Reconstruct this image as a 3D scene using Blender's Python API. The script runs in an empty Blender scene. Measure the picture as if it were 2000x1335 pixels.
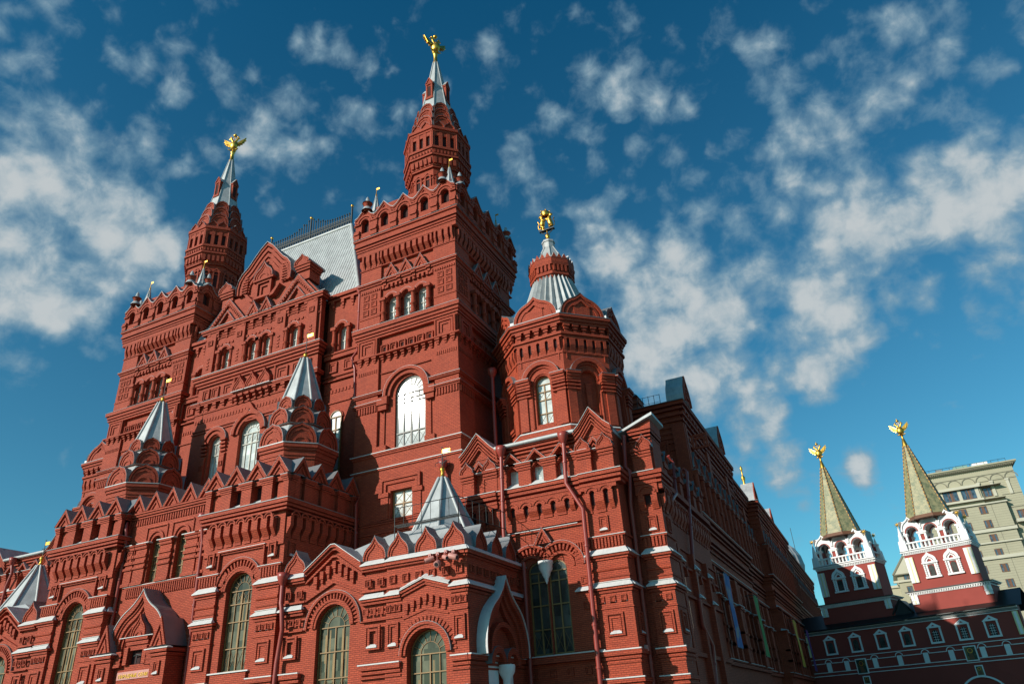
import bpy, random
from math import *
from mathutils import Vector, Matrix
random.seed(7)
S = bpy.context.scene
COL = S.collection
# ------------------------------------------------------------------ camera
cam = bpy.data.objects.new('camera', bpy.data.cameras.new('camera')); COL.objects.link(cam)
_r = Vector((0.89755172, 0.43656935, -0.06170981)); _u = Vector((0.25525502, -0.40038336, 0.88007843)); _f = Vector((-0.35950769, 0.80566765, 0.47080129))
cam.matrix_world = Matrix(((_r[0], _u[0], -_f[0], 0), (_r[1], _u[1], -_f[1], 0), (_r[2], _u[2], -_f[2], 1.7), (0, 0, 0, 1)))
cam.data.sensor_width = 36; cam.data.lens = 1407.97 / 2000 * 36
cam.data.clip_start = 0.2; cam.data.clip_end = 3000
S.camera = cam
# ------------------------------------------------------------------ sun, sky, exposure
SUN = Vector((-0.5033, -0.7656, 0.4007)).normalized()
sl = bpy.data.lights.new('sun', 'SUN'); sl.energy = 5.0; sl.angle = radians(0.5); sl.color = (1, .93, .84)
so = bpy.data.objects.new('sun', sl); COL.objects.link(so); so.rotation_euler = SUN.to_track_quat('Z', 'Y').to_euler(); so.location = (-60, -90, 60)
S.view_settings.view_transform = 'Standard'; S.view_settings.look = 'None'; S.view_settings.exposure = 0; S.view_settings.gamma = 1
W = bpy.data.worlds.new('World'); S.world = W; W.use_nodes = True

class NT:
    def __init__(s, t): s.t = t
    def n(s, typ, **kw):
        x = s.t.nodes.new(typ)
        for k, v in kw.items(): setattr(x, k, v)
        return x
    def l(s, a, b): s.t.links.new(a, b)
    def put(s, sock, v):
        if isinstance(v, bpy.types.NodeSocket): s.l(v, sock)
        else: sock.default_value = v
    def m(s, op, a, b=0.0, c=None, clamp=False):
        x = s.n('ShaderNodeMath', operation=op, use_clamp=clamp)
        s.put(x.inputs[0], a)
        if len(x.inputs) > 1: s.put(x.inputs[1], b)
        if c is not None: s.put(x.inputs[2], c)
        return x.outputs[0]
    def vm(s, op, a, b=None, sc=None):
        x = s.n('ShaderNodeVectorMath', operation=op); s.put(x.inputs[0], a)
        if b is not None: s.put(x.inputs[1], b)
        if sc is not None: s.put(x.inputs[3], sc)
        return x.outputs['Value'] if op in ('DOT_PRODUCT', 'LENGTH') else x.outputs[0]
    def mix(s, f, a, b, blend='MIX'):
        x = s.n('ShaderNodeMix', data_type='RGBA', blend_type=blend); s.put(x.inputs[0], f)
        for so_, v in ((x.inputs[6], a), (x.inputs[7], b)):
            if isinstance(v, tuple): v = tuple(v) + (1,) * (4 - len(v))
            s.put(so_, v)
        return x.outputs[2]
    def noise(s, vec, scale, detail=4, rough=.5, dist=0):
        x = s.n('ShaderNodeTexNoise'); s.put(x.inputs['Vector'], vec); x.inputs['Scale'].default_value = scale
        x.inputs['Detail'].default_value = detail; x.inputs['Roughness'].default_value = rough; x.inputs['Distortion'].default_value = dist
        return x.outputs[0]
    def ramp(s, v, a, b, lo=0.0, hi=1.0, smooth=True):
        x = s.n('ShaderNodeMapRange', interpolation_type='SMOOTHSTEP' if smooth else 'LINEAR'); s.put(x.inputs[0], v)
        for i, q in enumerate((a, b, lo, hi)): x.inputs[i + 1].default_value = q
        return x.outputs[0]

def make_sky():
    t = W.node_tree; t.nodes.clear(); N = NT(t)
    out = N.n('ShaderNodeOutputWorld'); bg = N.n('ShaderNodeBackground'); N.l(bg.outputs[0], out.inputs[0])
    sky = N.n('ShaderNodeTexSky', sky_type='NISHITA'); sky.sun_disc = False
    sky.sun_elevation = asin(SUN.z); sky.sun_rotation = atan2(SUN.x, SUN.y); sky.altitude = 150; sky.air_density = 1.0; sky.dust_density = .8; sky.ozone_density = 2.0
    D = N.vm('NORMALIZE', N.n('ShaderNodeTexCoord').outputs['Generated'])
    sp = N.n('ShaderNodeSeparateXYZ'); N.l(D, sp.inputs[0])
    z = N.m('MAXIMUM', sp.outputs[2], .12)
    uv = N.n('ShaderNodeCombineXYZ'); N.l(N.m('DIVIDE', sp.outputs[0], z), uv.inputs[0]); N.l(N.m('DIVIDE', sp.outputs[1], z), uv.inputs[1])
    uv = uv.outputs[0]
    # cloud masses: direction, angular radius (deg), weight
    tot = None
    for dx, dy, dz, rad, w in CLOUDS:
        d = Vector((dx, dy, dz)).normalized(); k = 1 / (1 - cos(radians(rad)))
        g = N.m('MULTIPLY', N.m('EXPONENT', N.m('MULTIPLY_ADD', N.vm('DOT_PRODUCT', D, tuple(d)), k, -k)), w)
        tot = g if tot is None else N.m('ADD', tot, g)
    n1 = N.noise(D, 10.0, 5, .55, .25); n2 = N.noise(uv, 5.0, 5, .55, .4); n3 = N.noise(D, 30.0, 7, .6, .3)
    wob = N.n('ShaderNodeTexNoise'); N.l(D, wob.inputs['Vector']); wob.inputs['Scale'].default_value = 20; wob.inputs['Detail'].default_value = 5
    vo = N.n('ShaderNodeTexVoronoi', feature='SMOOTH_F1'); vo.inputs['Scale'].default_value = 24; vo.inputs['Smoothness'].default_value = .45
    N.l(N.vm('ADD', D, N.vm('SCALE', wob.outputs['Color'], sc=.06)), vo.inputs['Vector'])
    puff = N.m('MULTIPLY_ADD', vo.outputs['Distance'], -1.15, .95)
    f = N.m('ADD', N.m('ADD', N.m('MULTIPLY', n1, .36), N.m('MULTIPLY', puff, .20)), N.m('ADD', N.m('MULTIPLY', n2, .14), N.m('MULTIPLY', n3, .30)))
    dens = N.m('ADD', N.m('MULTIPLY_ADD', f, 4.2, -2.2), N.m('MULTIPLY', N.m('MINIMUM', tot, 2.6), .44))
    cov = N.ramp(dens, .04, .95)
    thick = N.ramp(dens, .45, 1.25)
    ccol = N.mix(thick, (.23, .37, .46), (.56, .60, .61))
    ccol = N.mix(N.m('MULTIPLY', N.ramp(n3, .58, .42), .25), ccol, (.33, .43, .49))
    el = N.ramp(sp.outputs[2], .12, .86, 0, 1, False)
    tint = N.mix(el, (.48, 1.14, 1.16), (.065, .74, .95))
    base = N.mix(1.0, sky.outputs[0], tint, 'MULTIPLY')
    col = N.mix(N.m('MULTIPLY', cov, .93), base, N.vm('SCALE', ccol, sc=1 / .1))
    N.put(bg.inputs[0], col); bg.inputs[1].default_value = .1

SKYTINT = (.22, .72, .84)
CLOUDS = []
def cloud(px, py, rad, w=1.0):
    d = _f + _r * ((px - 1000) / 1407.97) - _u * ((py - 667.5) / 1407.97); CLOUDS.append((d.x, d.y, d.z, rad, w))
for a in ((40, 440, 5, 2.0), (180, 460, 4.5, 2.1), (290, 455, 3, 1.3), (110, 535, 4, 1.8), (60, 590, 2.5, .8), (40, 290, 3.5, .8), (60, 90, 4, .85), (150, 160, 3, .4), (340, 120, 3.5, .45), (290, 220, 4, .4),
          (560, 40, 4, .5), (480, 220, 4.5, .8), (600, 300, 4, .45), (740, 210, 4.2, .95), (640, 130, 3, .4), (1230, 110, 4, .95), (1320, 190, 4, .8),
          (1200, 220, 4, .5), (1520, 280, 4, 1.1), (1450, 180, 5, .35), (1660, 50, 5, .4), (1780, 150, 5, .35), (1880, 250, 5, .5), (1930, 340, 4, 1.1), (1850, 380, 4, .55),
          (1180, 440, 3, 1.2), (1280, 330, 4, .4), (1370, 540, 4.5, 1.2), (1500, 560, 4, 1.2), (1280, 600, 4, 1.4), (1300, 690, 4.5, 1.9), (1400, 700, 3.5, 1.6), (1250, 500, 3.5, .8),
          (1620, 500, 4.5, 1.2), (1700, 480, 3.5, .6), (1640, 640, 3.2, 1.6), (1590, 740, 2.2, 1.7), (1510, 800, 1.8, 1.3), (1400, 800, 3.5, .8), (1560, 670, 3, .6), (1900, 500, 4, .4),
          (1980, 600, 4, .35), (1680, 905, 1.7, 2.1), (1545, 935, 2.6, 1.7), (1460, 880, 2.5, .5), (1780, 590, 3.5, .35), (1900, 20, 3, .4), (2100, 400, 6, .8), (-200, 500, 9, 1),
          (1130, 560, 4, .7), (960, 330, 3, .3), (1600, 370, 4, .45), (1820, 20, 3, .3), (900, 120, 4, .35), (1050, 320, 4, .6), (1720, 300, 4, .6), (1800, 470, 4, .6), (1080, 180, 4, .5), (400, 60, 4, .4), (1950, 120, 4, .5), (1700, 130, 4, .45), (700, 300, 4, .4), (520, 330, 4, .3)):
    cloud(*a)
for x, y, zz in ((-.4, -.8, .35), (-.8, -.3, .5), (0, -1, .25)): CLOUDS.append((x, y, zz, 12, .55))
make_sky()
# ------------------------------------------------------------------ materials
M = {}
def mat(name):
    m = bpy.data.materials.new(name); m.use_nodes = True; m.node_tree.nodes.clear(); M[name] = m
    N = NT(m.node_tree); o = N.n('ShaderNodeOutputMaterial'); b = N.n('ShaderNodeBsdfPrincipled'); N.l(b.outputs[0], o.inputs[0]); return N, b
def wallcoord(N):
    g = N.n('ShaderNodeNewGeometry'); P = g.outputs['Position']
    U = N.vm('NORMALIZE', N.vm('CROSS_PRODUCT', g.outputs['True Normal'], (0, 0, 1)))
    u = N.vm('DOT_PRODUCT', P, U); s = N.n('ShaderNodeSeparateXYZ'); N.l(P, s.inputs[0])
    c = N.n('ShaderNodeCombineXYZ'); N.l(u, c.inputs[0]); N.l(s.outputs[2], c.inputs[1]); return P, c.outputs[0]
def brick_mat(name, c1, c2, mortar, patch=.25, bump=.5, bw=.27, rh=.088, rough=.72):
    N, b = mat(name); P, c = wallcoord(N)
    t = N.n('ShaderNodeTexBrick'); N.l(c, t.inputs['Vector'])
    for k, v in (('Color1', c1), ('Color2', c2), ('Mortar', mortar)): t.inputs[k].default_value = v + (1,)
    t.inputs['Scale'].default_value = 1; t.inputs['Brick Width'].default_value = bw; t.inputs['Row Height'].default_value = rh
    t.inputs['Mortar Size'].default_value = .013; t.inputs['Mortar Smooth'].default_value = .3; t.inputs['Bias'].default_value = 0
    n = N.noise(P, .7, 6, .6); n2 = N.noise(P, 5.0, 4, .6)
    v = N.m('ADD', N.m('MULTIPLY', n, patch), N.m('MULTIPLY_ADD', n2, patch * .7, 1 - patch * .85))
    col = N.vm('SCALE', t.outputs['Color'], sc=v)
    st = N.ramp(N.noise(c, .9, 5, .65, 1.2), .62, .78)
    col = N.mix(N.m('MULTIPLY', st, .3), col, tuple(x * .55 + .012 for x in c1))
    mp = N.n('ShaderNodeMapping'); N.l(c, mp.inputs[0]); mp.inputs['Scale'].default_value = (2.6, .22, 1)
    col = N.mix(N.m('MULTIPLY', N.ramp(N.noise(mp.outputs[0], 1.6, 5, .65), .54, .74), .28), col, tuple(x * .5 + .02 for x in c1))
    N.put(b.inputs['Base Color'], col); b.inputs['Roughness'].default_value = rough; b.inputs['Specular IOR Level'].default_value = .3
    bp = N.n('ShaderNodeBump'); bp.inputs['Strength'].default_value = bump; bp.inputs['Distance'].default_value = .02
    N.l(N.m('ADD', N.m('MULTIPLY', t.outputs['Fac'], -1), N.m('MULTIPLY', n2, .6)), bp.inputs['Height']); N.l(bp.outputs[0], b.inputs['Normal'])
def plain(name, col, rough=.6, metal=0, var=.2, scale=2.0, spec=.5, bump=0, streak=None):
    N, b = mat(name); P, c = wallcoord(N)
    n = N.noise(P, scale, 6, .6)
    cc = N.vm('SCALE', N.mix(0, col, col), sc=N.m('MULTIPLY_ADD', n, 2 * var, 1 - var))
    if streak:
        x = N.n('ShaderNodeMapping'); N.l(c, x.inputs[0]); x.inputs['Scale'].default_value = (6, .5, 1)
        cc = N.mix(N.m('MULTIPLY', N.ramp(N.noise(x.outputs[0], 1.5, 5, .6), .5, .75), .45), cc, streak)
    N.put(b.inputs['Base Color'], cc); b.inputs['Roughness'].default_value = rough; b.inputs['Metallic'].default_value = metal; b.inputs['Specular IOR Level'].default_value = spec
    if bump:
        bp = N.n('ShaderNodeBump'); bp.inputs['Strength'].default_value = bump; bp.inputs['Distance'].default_value = .03; N.l(n, bp.inputs['Height']); N.l(bp.outputs[0], b.inputs['Normal'])
    return N, b
def glass(name, col, rough, spec, var=.5, sheer=.25):
    N, b = mat(name); P, c = wallcoord(N)
    v = N.n('ShaderNodeTexBrick'); N.l(c, v.inputs['Vector']); v.inputs['Scale'].default_value = 1; v.inputs['Brick Width'].default_value = .45; v.inputs['Row Height'].default_value = .55; v.inputs['Mortar Size'].default_value = 0
    v.inputs['Color1'].default_value = (1 - var,) * 3 + (1,); v.inputs['Color2'].default_value = (1 + var,) * 3 + (1,)
    n = N.noise(P, 1.3, 4, .6)
    cc = N.mix(1.0, v.outputs['Color'], tuple(col), 'MULTIPLY'); cc = N.vm('SCALE', cc, sc=N.m('MULTIPLY_ADD', n, 1.2, .4))
    N.put(b.inputs['Base Color'], cc); b.inputs['Roughness'].default_value = rough; b.inputs['Specular IOR Level'].default_value = spec
    bp = N.n('ShaderNodeBump'); bp.inputs['Strength'].default_value = sheer; bp.inputs['Distance'].default_value = .01; N.l(N.noise(P, 2.2, 2, .5), bp.inputs['Height']); N.l(bp.outputs[0], b.inputs['Normal'])
brick_mat('brick', (.44, .070, .029), (.35, .050, .021), (.21, .033, .015), .5, .9, .29, .10)
brick_mat('brick_dark', (.30, .045, .030), (.27, .040, .028), (.2, .03, .022))
plain('flash', (.58, .56, .54), .55, 0, .2, 2.5, .4, 0, (.36, .32, .30))                 # white painted ledge covers
plain('zinc', (.42, .43, .425), .55, .2, .45, 1.4, .3, .35, (.23, .235, .23))
plain('zinc_grey', (.20, .205, .21), .5, .3, .25, 1.5, .5, .1)
plain('gold', (.74, .42, .075), .40, 1.0, .2, 3)
plain('bead', (.42, .24, .06), .5, .2, .2, 3)
plain('pipe_red', (.30, .045, .032), .38, 0, .12)
plain('wood', (.27, .145, .045), .55, 0, .35, 4)
plain('lead', (.16, .15, .13), .5, 0, .2)
plain('curtain', (.27, .18, .08), .8, 0, .5, 2)
plain('frame_grey', (.42, .40, .33), .5, 0, .2, 4)
plain('stone', (.78, .77, .74), .6, 0, .12, 3)
plain('black', (.02, .02, .022), .5, 0, .2)
plain('iron', (.035, .04, .04), .5, .3, .2)
plain('niche', (.035, .008, .007), .9, 0, .2)  # near-black colour standing in for deep shade on flat backs of shallow openings
plain('gate_red', (.29, .050, .037), .7, 0, .18, .5, .3)
plain('gate_white', (.80, .79, .77), .6, 0, .06)
plain('gate_cream', (.78, .68, .34), .6, 0, .06)
plain('roof_black', (.018, .021, .02), .35, .2, .3, 1)
plain('hotel', (.385, .355, .25), .8, 0, .16, .25, .3, 0, (.30, .275, .20))
plain('hotel_trim', (.50, .47, .37), .8, 0, .1, .3, .3)
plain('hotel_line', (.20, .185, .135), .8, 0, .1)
plain('win_brown', (.16, .07, .035), .5, 0, .2)
plain('green_roof', (.20, .33, .27), .5, .2, .35, .6)
plain('grey_wall', (.20, .20, .19), .8)
plain('lamp_pink', (.52, .22, .18), .5)
plain('pave', (.10, .088, .078), .85, 0, .3, 1.5)
glass('glass_low', (.088, .082, .055), .12, .3, .7, .35)
glass('glass_mid', (.52, .54, .51), .12, .8, .25)
glass('glass_sun', (.40, .41, .40), .05, .5, .2, .015)
glass('glass_small', (.06, .062, .055), .1, .6)
glass('glass_hotel', (.05, .08, .11), .08, 1.0)
def tile_mat():
    N, b = mat('gate_tile'); P, c = wallcoord(N)
    t = N.n('ShaderNodeTexBrick'); N.l(c, t.inputs['Vector']); t.inputs['Scale'].default_value = 1; t.inputs['Brick Width'].default_value = .17; t.inputs['Row Height'].default_value = .2
    t.inputs['Color1'].default_value = (.34, .32, .15, 1); t.inputs['Color2'].default_value = (.12, .17, .065, 1); t.inputs['Mortar'].default_value = (.13, .15, .09, 1); t.inputs['Mortar Size'].default_value = .03
    n = N.ramp(N.noise(P, 1.6, 5, .6), .35, .65)
    N.put(b.inputs['Base Color'], N.mix(n, t.outputs['Color'], (.36, .32, .16))); b.inputs['Roughness'].default_value = .45
    bp = N.n('ShaderNodeBump'); bp.inputs['Strength'].default_value = .6; bp.inputs['Distance'].default_value = .04; N.l(t.outputs['Fac'], bp.inputs['Height']); bp.invert = True; N.l(bp.outputs[0], b.inputs['Normal'])
tile_mat()
def banner_mat(name, c1, c2):
    N, b = mat(name); P, c = wallcoord(N); w = N.n('ShaderNodeSeparateXYZ'); N.l(P, w.inputs[0])
    n = N.ramp(N.noise(P, .5, 2, .5), .56, .66)
    N.put(b.inputs['Base Color'], N.mix(n, c1, c2)); b.inputs['Roughness'].default_value = .7
banner_mat('banner_blue', (.035, .11, .33), (.30, .26, .25)); banner_mat('banner_green', (.06, .24, .055), (.12, .32, .08))
banner_mat('banner_yellow', (.55, .34, .03), (.62, .42, .08)); banner_mat('banner_purple', (.12, .045, .22), (.18, .07, .28))
def icon_mat():
    N, b = mat('icon'); P, c = wallcoord(N); n = N.ramp(N.noise(P, 1.6, 4, .6), .45, .6)
    N.put(b.inputs['Base Color'], N.mix(n, (.03, .05, .035), (.20, .15, .06))); b.inputs['Roughness'].default_value = .4
icon_mat()
# ------------------------------------------------------------------ mesh helpers
class Fr:
    def __init__(s, O, U): s.O = Vector(O); s.U = Vector(U).normalized(); s.N = s.U.cross(Vector((0, 0, 1)))
    def __call__(s, u, z, d=0): p = s.O + s.U * u + s.N * d; return (p.x, p.y, p.z + z)
    def off(s, d): return Fr(s.O + s.N * d, s.U)
FX = lambda y: Fr((0, y, 0), (1, 0, 0))        # facing the square, u = world x
FS = lambda x: Fr((x, 0, 0), (0, 1, 0))        # facing +x, u = world y
FL = lambda x: Fr((x, 0, 0), (0, -1, 0))       # facing -x, u = -world y
def octfr(cx, cy, a, k, n=8):
    g = radians(-90 + 360 / n * k); N_ = Vector((cos(g), sin(g), 0)); return Fr(Vector((cx, cy, 0)) + N_ * a, Vector((0, 0, 1)).cross(N_))
class MB:
    def __init__(s, m='brick'): s.v = []; s.f = []; s.mi = []; s.mats = []; s.use(m); s.sm = []
    def use(s, m):
        if m not in s.mats: s.mats.append(m)
        s.c = s.mats.index(m); return s
    def face(s, pts, smooth=False):
        i = len(s.v); s.v += [tuple(p) for p in pts]; s.f.append(tuple(range(i, i + len(pts)))); s.mi.append(s.c); s.sm.append(smooth)
    def grid(s, rows, closed=False, smooth=True):
        i = len(s.v); n = len(rows[0])
        for r in rows: s.v += [tuple(p) for p in r]
        for a in range(len(rows) - 1):
            for b in range(n if closed else n - 1):
                b2 = (b + 1) % n; s.f.append((i + a * n + b, i + a * n + b2, i + (a + 1) * n + b2, i + (a + 1) * n + b)); s.mi.append(s.c); s.sm.append(smooth)
    def build(s, name, parent=None, origin=None):
        o_p = ORG.get(parent.name, Vector()) if parent else Vector()
        org = Vector(origin) if origin else o_p
        me = bpy.data.meshes.new(name); me.from_pydata([(x - org.x, y - org.y, z - org.z) for x, y, z in s.v], [], s.f)
        for m in s.mats: me.materials.append(M[m])
        me.polygons.foreach_set('material_index', s.mi); me.polygons.foreach_set('use_smooth', s.sm); me.update()
        o = bpy.data.objects.new(name, me); COL.objects.link(o); ORG[o.name] = org
        if parent: o.parent = parent; o.location = org - o_p
        else: o.location = org
        return o
ORG = {}
def empty(name, loc, label, cat, group=None):
    o = bpy.data.objects.new(name, None); COL.objects.link(o); o.location = loc; o.empty_display_size = .3; ORG[o.name] = Vector(loc)
    o['label'] = label; o['category'] = cat
    if group: o['group'] = group
    return o
def tag(o, label, cat, group=None):
    o['label'] = label; o['category'] = cat
    if group: o['group'] = group
    return o
def box(m, f, u0, u1, z0, z1, d0, d1, back=False):
    a, b, c, d = f(u0, z0, d1), f(u1, z0, d1), f(u1, z1, d1), f(u0, z1, d1); A, B, C_, D_ = f(u0, z0, d0), f(u1, z0, d0), f(u1, z1, d0), f(u0, z1, d0)
    for q in ((a, b, c, d), (B, A, a, b)[::-1] and (A, B, b, a), (b, B, C_, c), (c, C_, D_, d), (d, D_, A, a)): m.face(q)
    if back: m.face((B, A, D_, C_))
def wbox(m, x0, x1, y0, y1, z0, z1): box(m, FX(y0), x0, x1, z0, z1, y0 - y1, 0, True)
def prism(m, f, poly, d0, d1, side=None, cap=True, skip=()):
    cur = m.mats[m.c]
    if cap: m.face([f(u, z, d1) for u, z in poly])
    if side: m.use(side)
    n = len(poly)
    for i in range(n):
        if i in skip: continue
        (u, z), (u2, z2) = poly[i], poly[(i + 1) % n]; m.face((f(u, z, d1), f(u, z, d0), f(u2, z2, d0), f(u2, z2, d1)))
    m.use(cur)
def arc(uc, zc, r, a0=0, a1=180, n=14, ry=None):
    ry = ry or r; return [(uc + r * cos(radians(a0 + (a1 - a0) * i / n)), zc + ry * sin(radians(a0 + (a1 - a0) * i / n))) for i in range(n + 1)]
def strip(m, f, out, inn, d0, d1):
    n = len(out)
    for i in range(n - 1):
        a, b, c, d = out[i], out[i + 1], inn[i + 1], inn[i]
        m.face((f(*a, d1), f(*b, d1), f(*c, d1), f(*d, d1)))
        m.face((f(*a, d0), f(*b, d0), f(*b, d1), f(*a, d1))); m.face((f(*d, d1), f(*c, d1), f(*c, d0), f(*d, d0)))
    for a, d in ((out[0], inn[0]), (out[-1], inn[-1])): m.face((f(*a, d0), f(*a, d1), f(*d, d1), f(*d, d0)))
def ring(m, f, uc, zc, r0, r1, d0, d1, n=16, a0=0, a1=180, top=None):
    o, i = arc(uc, zc, r1, a0, a1, n), arc(uc, zc, r0, a0, a1, n)
    strip(m, f, o, i, d0, d1)
    if top:
        cur = m.mats[m.c]; m.use('zinc_grey'); strip(m, f, arc(uc, zc, r1 + .02, a0, a1, n), arc(uc, zc, r1 + .004, a0, a1, n), d0, d1 - .01); m.use(cur)
def vous(m, f, uc, zc, r0, r1, d0, d1, n=17):
    for i in range(n):
        a = 180 / n * i; strip(m, f, arc(uc, zc, r1, a + 2, a + 180 / n * .62, 1), arc(uc, zc, r0, a + 2, a + 180 / n * .62, 1), d0, d1)
def cornice(m, f, u0, u1, steps, d0=0, ends=1):
    for z0, z1, d in steps: box(m, f, u0 - (d - d0) * ends, u1 + (d - d0) * ends, z0, z1, d0, d)
def flash(m, f, u0, u1, z, d0, d1, h=.18, lip=.05, mt='flash', ext=.06):
    cur = m.mats[m.c]; m.use(mt); e = d1 - d0
    t = [f(u0, z + h, d0), f(u1, z + h, d0)]; b = [f(u0 - e, z, d1 + ext), f(u1 + e, z, d1 + ext)]; l = [f(u0 - e, z - lip, d1 + ext), f(u1 + e, z - lip, d1 + ext)]
    bl, br = f(u0 - e, z, d0), f(u1 + e, z, d0)
    m.face((b[0], b[1], t[1], t[0])); m.face((l[0], l[1], b[1], b[0])); m.face((b[1], br, t[1])); m.face((bl, b[0], t[0]))
    m.face((f(u0 - e, z - lip, d0), f(u1 + e, z - lip, d0), l[1], l[0])[::-1]); m.face((l[1], f(u1 + e, z - lip, d0), br, b[1])); m.face((f(u0 - e, z - lip, d0), l[0], b[0], bl)); m.use(cur)
def line(m, f, u0, u1, z, d0, d1, t=.04, mt='flash', ends=1): 
    cur = m.mats[m.c]; m.use(mt); e = (d1 - d0) * ends; box(m, f, u0 - e, u1 + e, z, z + t, d0, d1 + .03); m.use(cur)
def dent(m, f, u0, u1, z0, z1, d0, d1, n, fr=.5):
    p = (u1 - u0) / n
    for i in range(n): box(m, f, u0 + p * (i + .5 - fr / 2), u0 + p * (i + .5 + fr / 2), z0, z1, d0, d1)
def corbel(m, f, u0, u1, z1, h, d0, d1, n, w=.3):
    "stepped brackets, wider at the top"
    p = (u1 - u0) / n
    for i in range(n):
        c = u0 + p * (i + .5)
        for k, (q, ww) in enumerate(((1, 1), (.66, .72), (.36, .44))): box(m, f, c - w * ww, c + w * ww, z1 - h * (k + 1) / 3, z1 - h * k / 3, d0, d0 + (d1 - d0) * q)
def mach(m, f, u0, u1, n, z0, z1, d0, d1, keyhole=True, hood=True):
    "band of little arched slots on wedge corbels"
    p = (u1 - u0) / n; s = p * (.17 if keyhole else .19); h = z1 - z0; za = z1 - s * 1.25
    cur = m.mats[m.c]
    for i in range(n + 1):
        c = u0 + p * i; a = u0 if i == 0 else c - p / 2 + s; b = u1 if i == n else c + p / 2 - s
        zc = z0 + h * .42
        poly = [(a, zc), (b, zc), (b, za), (a, za)]; box(m, f, a, b, zc, za, d0, d1)
        # wedge below the pier
        q = [f(a, zc, d1), f(b, zc, d1), f(b, z0, d0 + .03), f(a, z0, d0 + .03)]; m.face(q[::-1]); m.face((f(a, zc, d1), f(a, z0, d0 + .03), f(a, zc, d0))); m.face((f(b, zc, d1), f(b, zc, d0), f(b, z0, d0 + .03)))
        if i < n: box(m, f, a + (.0 if i else 0), b, z0 - .14, z0 - .01, d0, d0 + .05)
    for i in range(n):
        c = u0 + p * (i + .5); r = s * (1.25 if keyhole else 1)
        lo = [(c - p / 2, za), (c - r, za)] if 0 else None
        top = z1 + .06
        poly = [(c - p / 2, top), (c - p / 2, za), (c - r, za)] + arc(c, za, r, 180, 0, 6)[1:-1] + [(c + r, za), (c + p / 2, za), (c + p / 2, top)]
        m.face([f(u, z, d1) for u, z in poly]); 
        rr = arc(c, za, r, 0, 180, 6)
        for j in range(6): m.face((f(*rr[j], d0), f(*rr[j], d1), f(*rr[j + 1], d1), f(*rr[j + 1], d0)))
        if hood: ring(m, f, c, za, p * .40, p * .5, d1, d1 + .06, 8, 12, 168)
    m.use('niche'); m.face([f(u, z, d0 + .012) for u, z in ((u0, z0 + h * .3), (u1, z0 + h * .3), (u1, z1), (u0, z1))]); m.use(cur)  # back plane painted near-black: shade of a deeper slot put into the colour
def sq(m, f, uc, zc, w, h, d0, d=.1, sill=None):
    "recess panel: raised stepped frame"
    for k, (e, dd) in enumerate(((0, d), (.22, d * .55))):
        a, b, t = w / 2 * (1 - e * 1.6), h / 2 * (1 - e * 1.6 * w / h), w * .12
        box(m, f, uc - a, uc + a, zc + b - t, zc + b, d0, d0 + dd); box(m, f, uc - a, uc - a + t, zc - b, zc + b - t - .002, d0, d0 + dd); box(m, f, uc + a - t, uc + a, zc - b, zc + b - t - .002, d0, d0 + dd)
        if k == 0: box(m, f, uc - a + t, uc + a - t, zc - b, zc - b + t, d0, d0 + dd)
    if sill: flash(m, f, uc - w * .24, uc + w * .24, zc - h / 2 + w * .16, d0, d0 + d * .9, .13, .05)
def kpoly(w, h, tip=.3, bulge=1.0, n=7):
    hb = h * (1 - tip); R = []
    for i in range(n + 1):
        a = radians(-8 + 66 * i / n); R.append((w / 2 * cos(a), hb * (sin(a) + sin(radians(8)))))
    x, y = R[-1]
    for i in range(1, 6):
        t = i / 5; R.append(((1 - t) ** 2 * x + 2 * t * (1 - t) * x * .35, (1 - t) ** 2 * y + 2 * t * (1 - t) * (y + (h - y) * .35) + t * t * h))
    return R + [(-x, y) for x, y in R[-2::-1]]
def kok(m, f, uc, z0, w, h, d0, d1, side='zinc', tip=.3, mould=2, niche=True, trim='flash'):
    P = kpoly(w, h, tip); pts = [(uc + x, z0 + y) for x, y in P]
    prism(m, f, pts, d0, d1, side)
    for k in range(mould):
        s0, s1 = 1 - .2 * k, .88 - .2 * k
        strip(m, f, [(uc + x * s0, z0 + y * s0) for x, y in P], [(uc + x * s1, z0 + y * s1) for x, y in P], d1, d1 + .10 - .045 * k)
    if niche:
        cur = m.mats[m.c]; q = .3; ring(m, f, uc, z0, w * .19, w * .26, d1, d1 + .06, 8); m.use(cur)
    if trim:
        cur = m.mats[m.c]; m.use('zinc_grey'); strip(m, f, [(uc + x * 1.012, z0 + y * 1.012 + .01) for x, y in P], [(uc + x * 1.001, z0 + y * 1.001 + .006) for x, y in P], d0, d1 + .12); m.use(cur)
def chev(m, f, uc, z0, w, h, t, d0, d1, top=None):
    o = [(uc + w / 2, z0), (uc, z0 + h), (uc - w / 2, z0)]; k = t / h
    i = [(uc + w / 2 * (1 - k), z0), (uc, z0 + h - t), (uc - w / 2 * (1 - k), z0)]; strip(m, f, o, i, d0, d1)
    if top:
        cur = m.mats[m.c]; m.use('zinc_grey' if top == 'grey' else 'zinc'); strip(m, f, [(u, z + .018) for u, z in o], [(u, z + .005) for u, z in o], d0, d1 + .02); m.use(cur)
def gablet(m, f, uc, z0, w, h, d0, d1, side='zinc_grey', trim='flash'):
    prism(m, f, [(uc - w / 2, z0), (uc + w / 2, z0), (uc, z0 + h)], d0, d1, side); chev(m, f, uc, z0, w, h, h * .26, d1, d1 + .1, trim); chev(m, f, uc, z0, w * .52, h * .5, h * .2, d1, d1 + .07)
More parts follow.
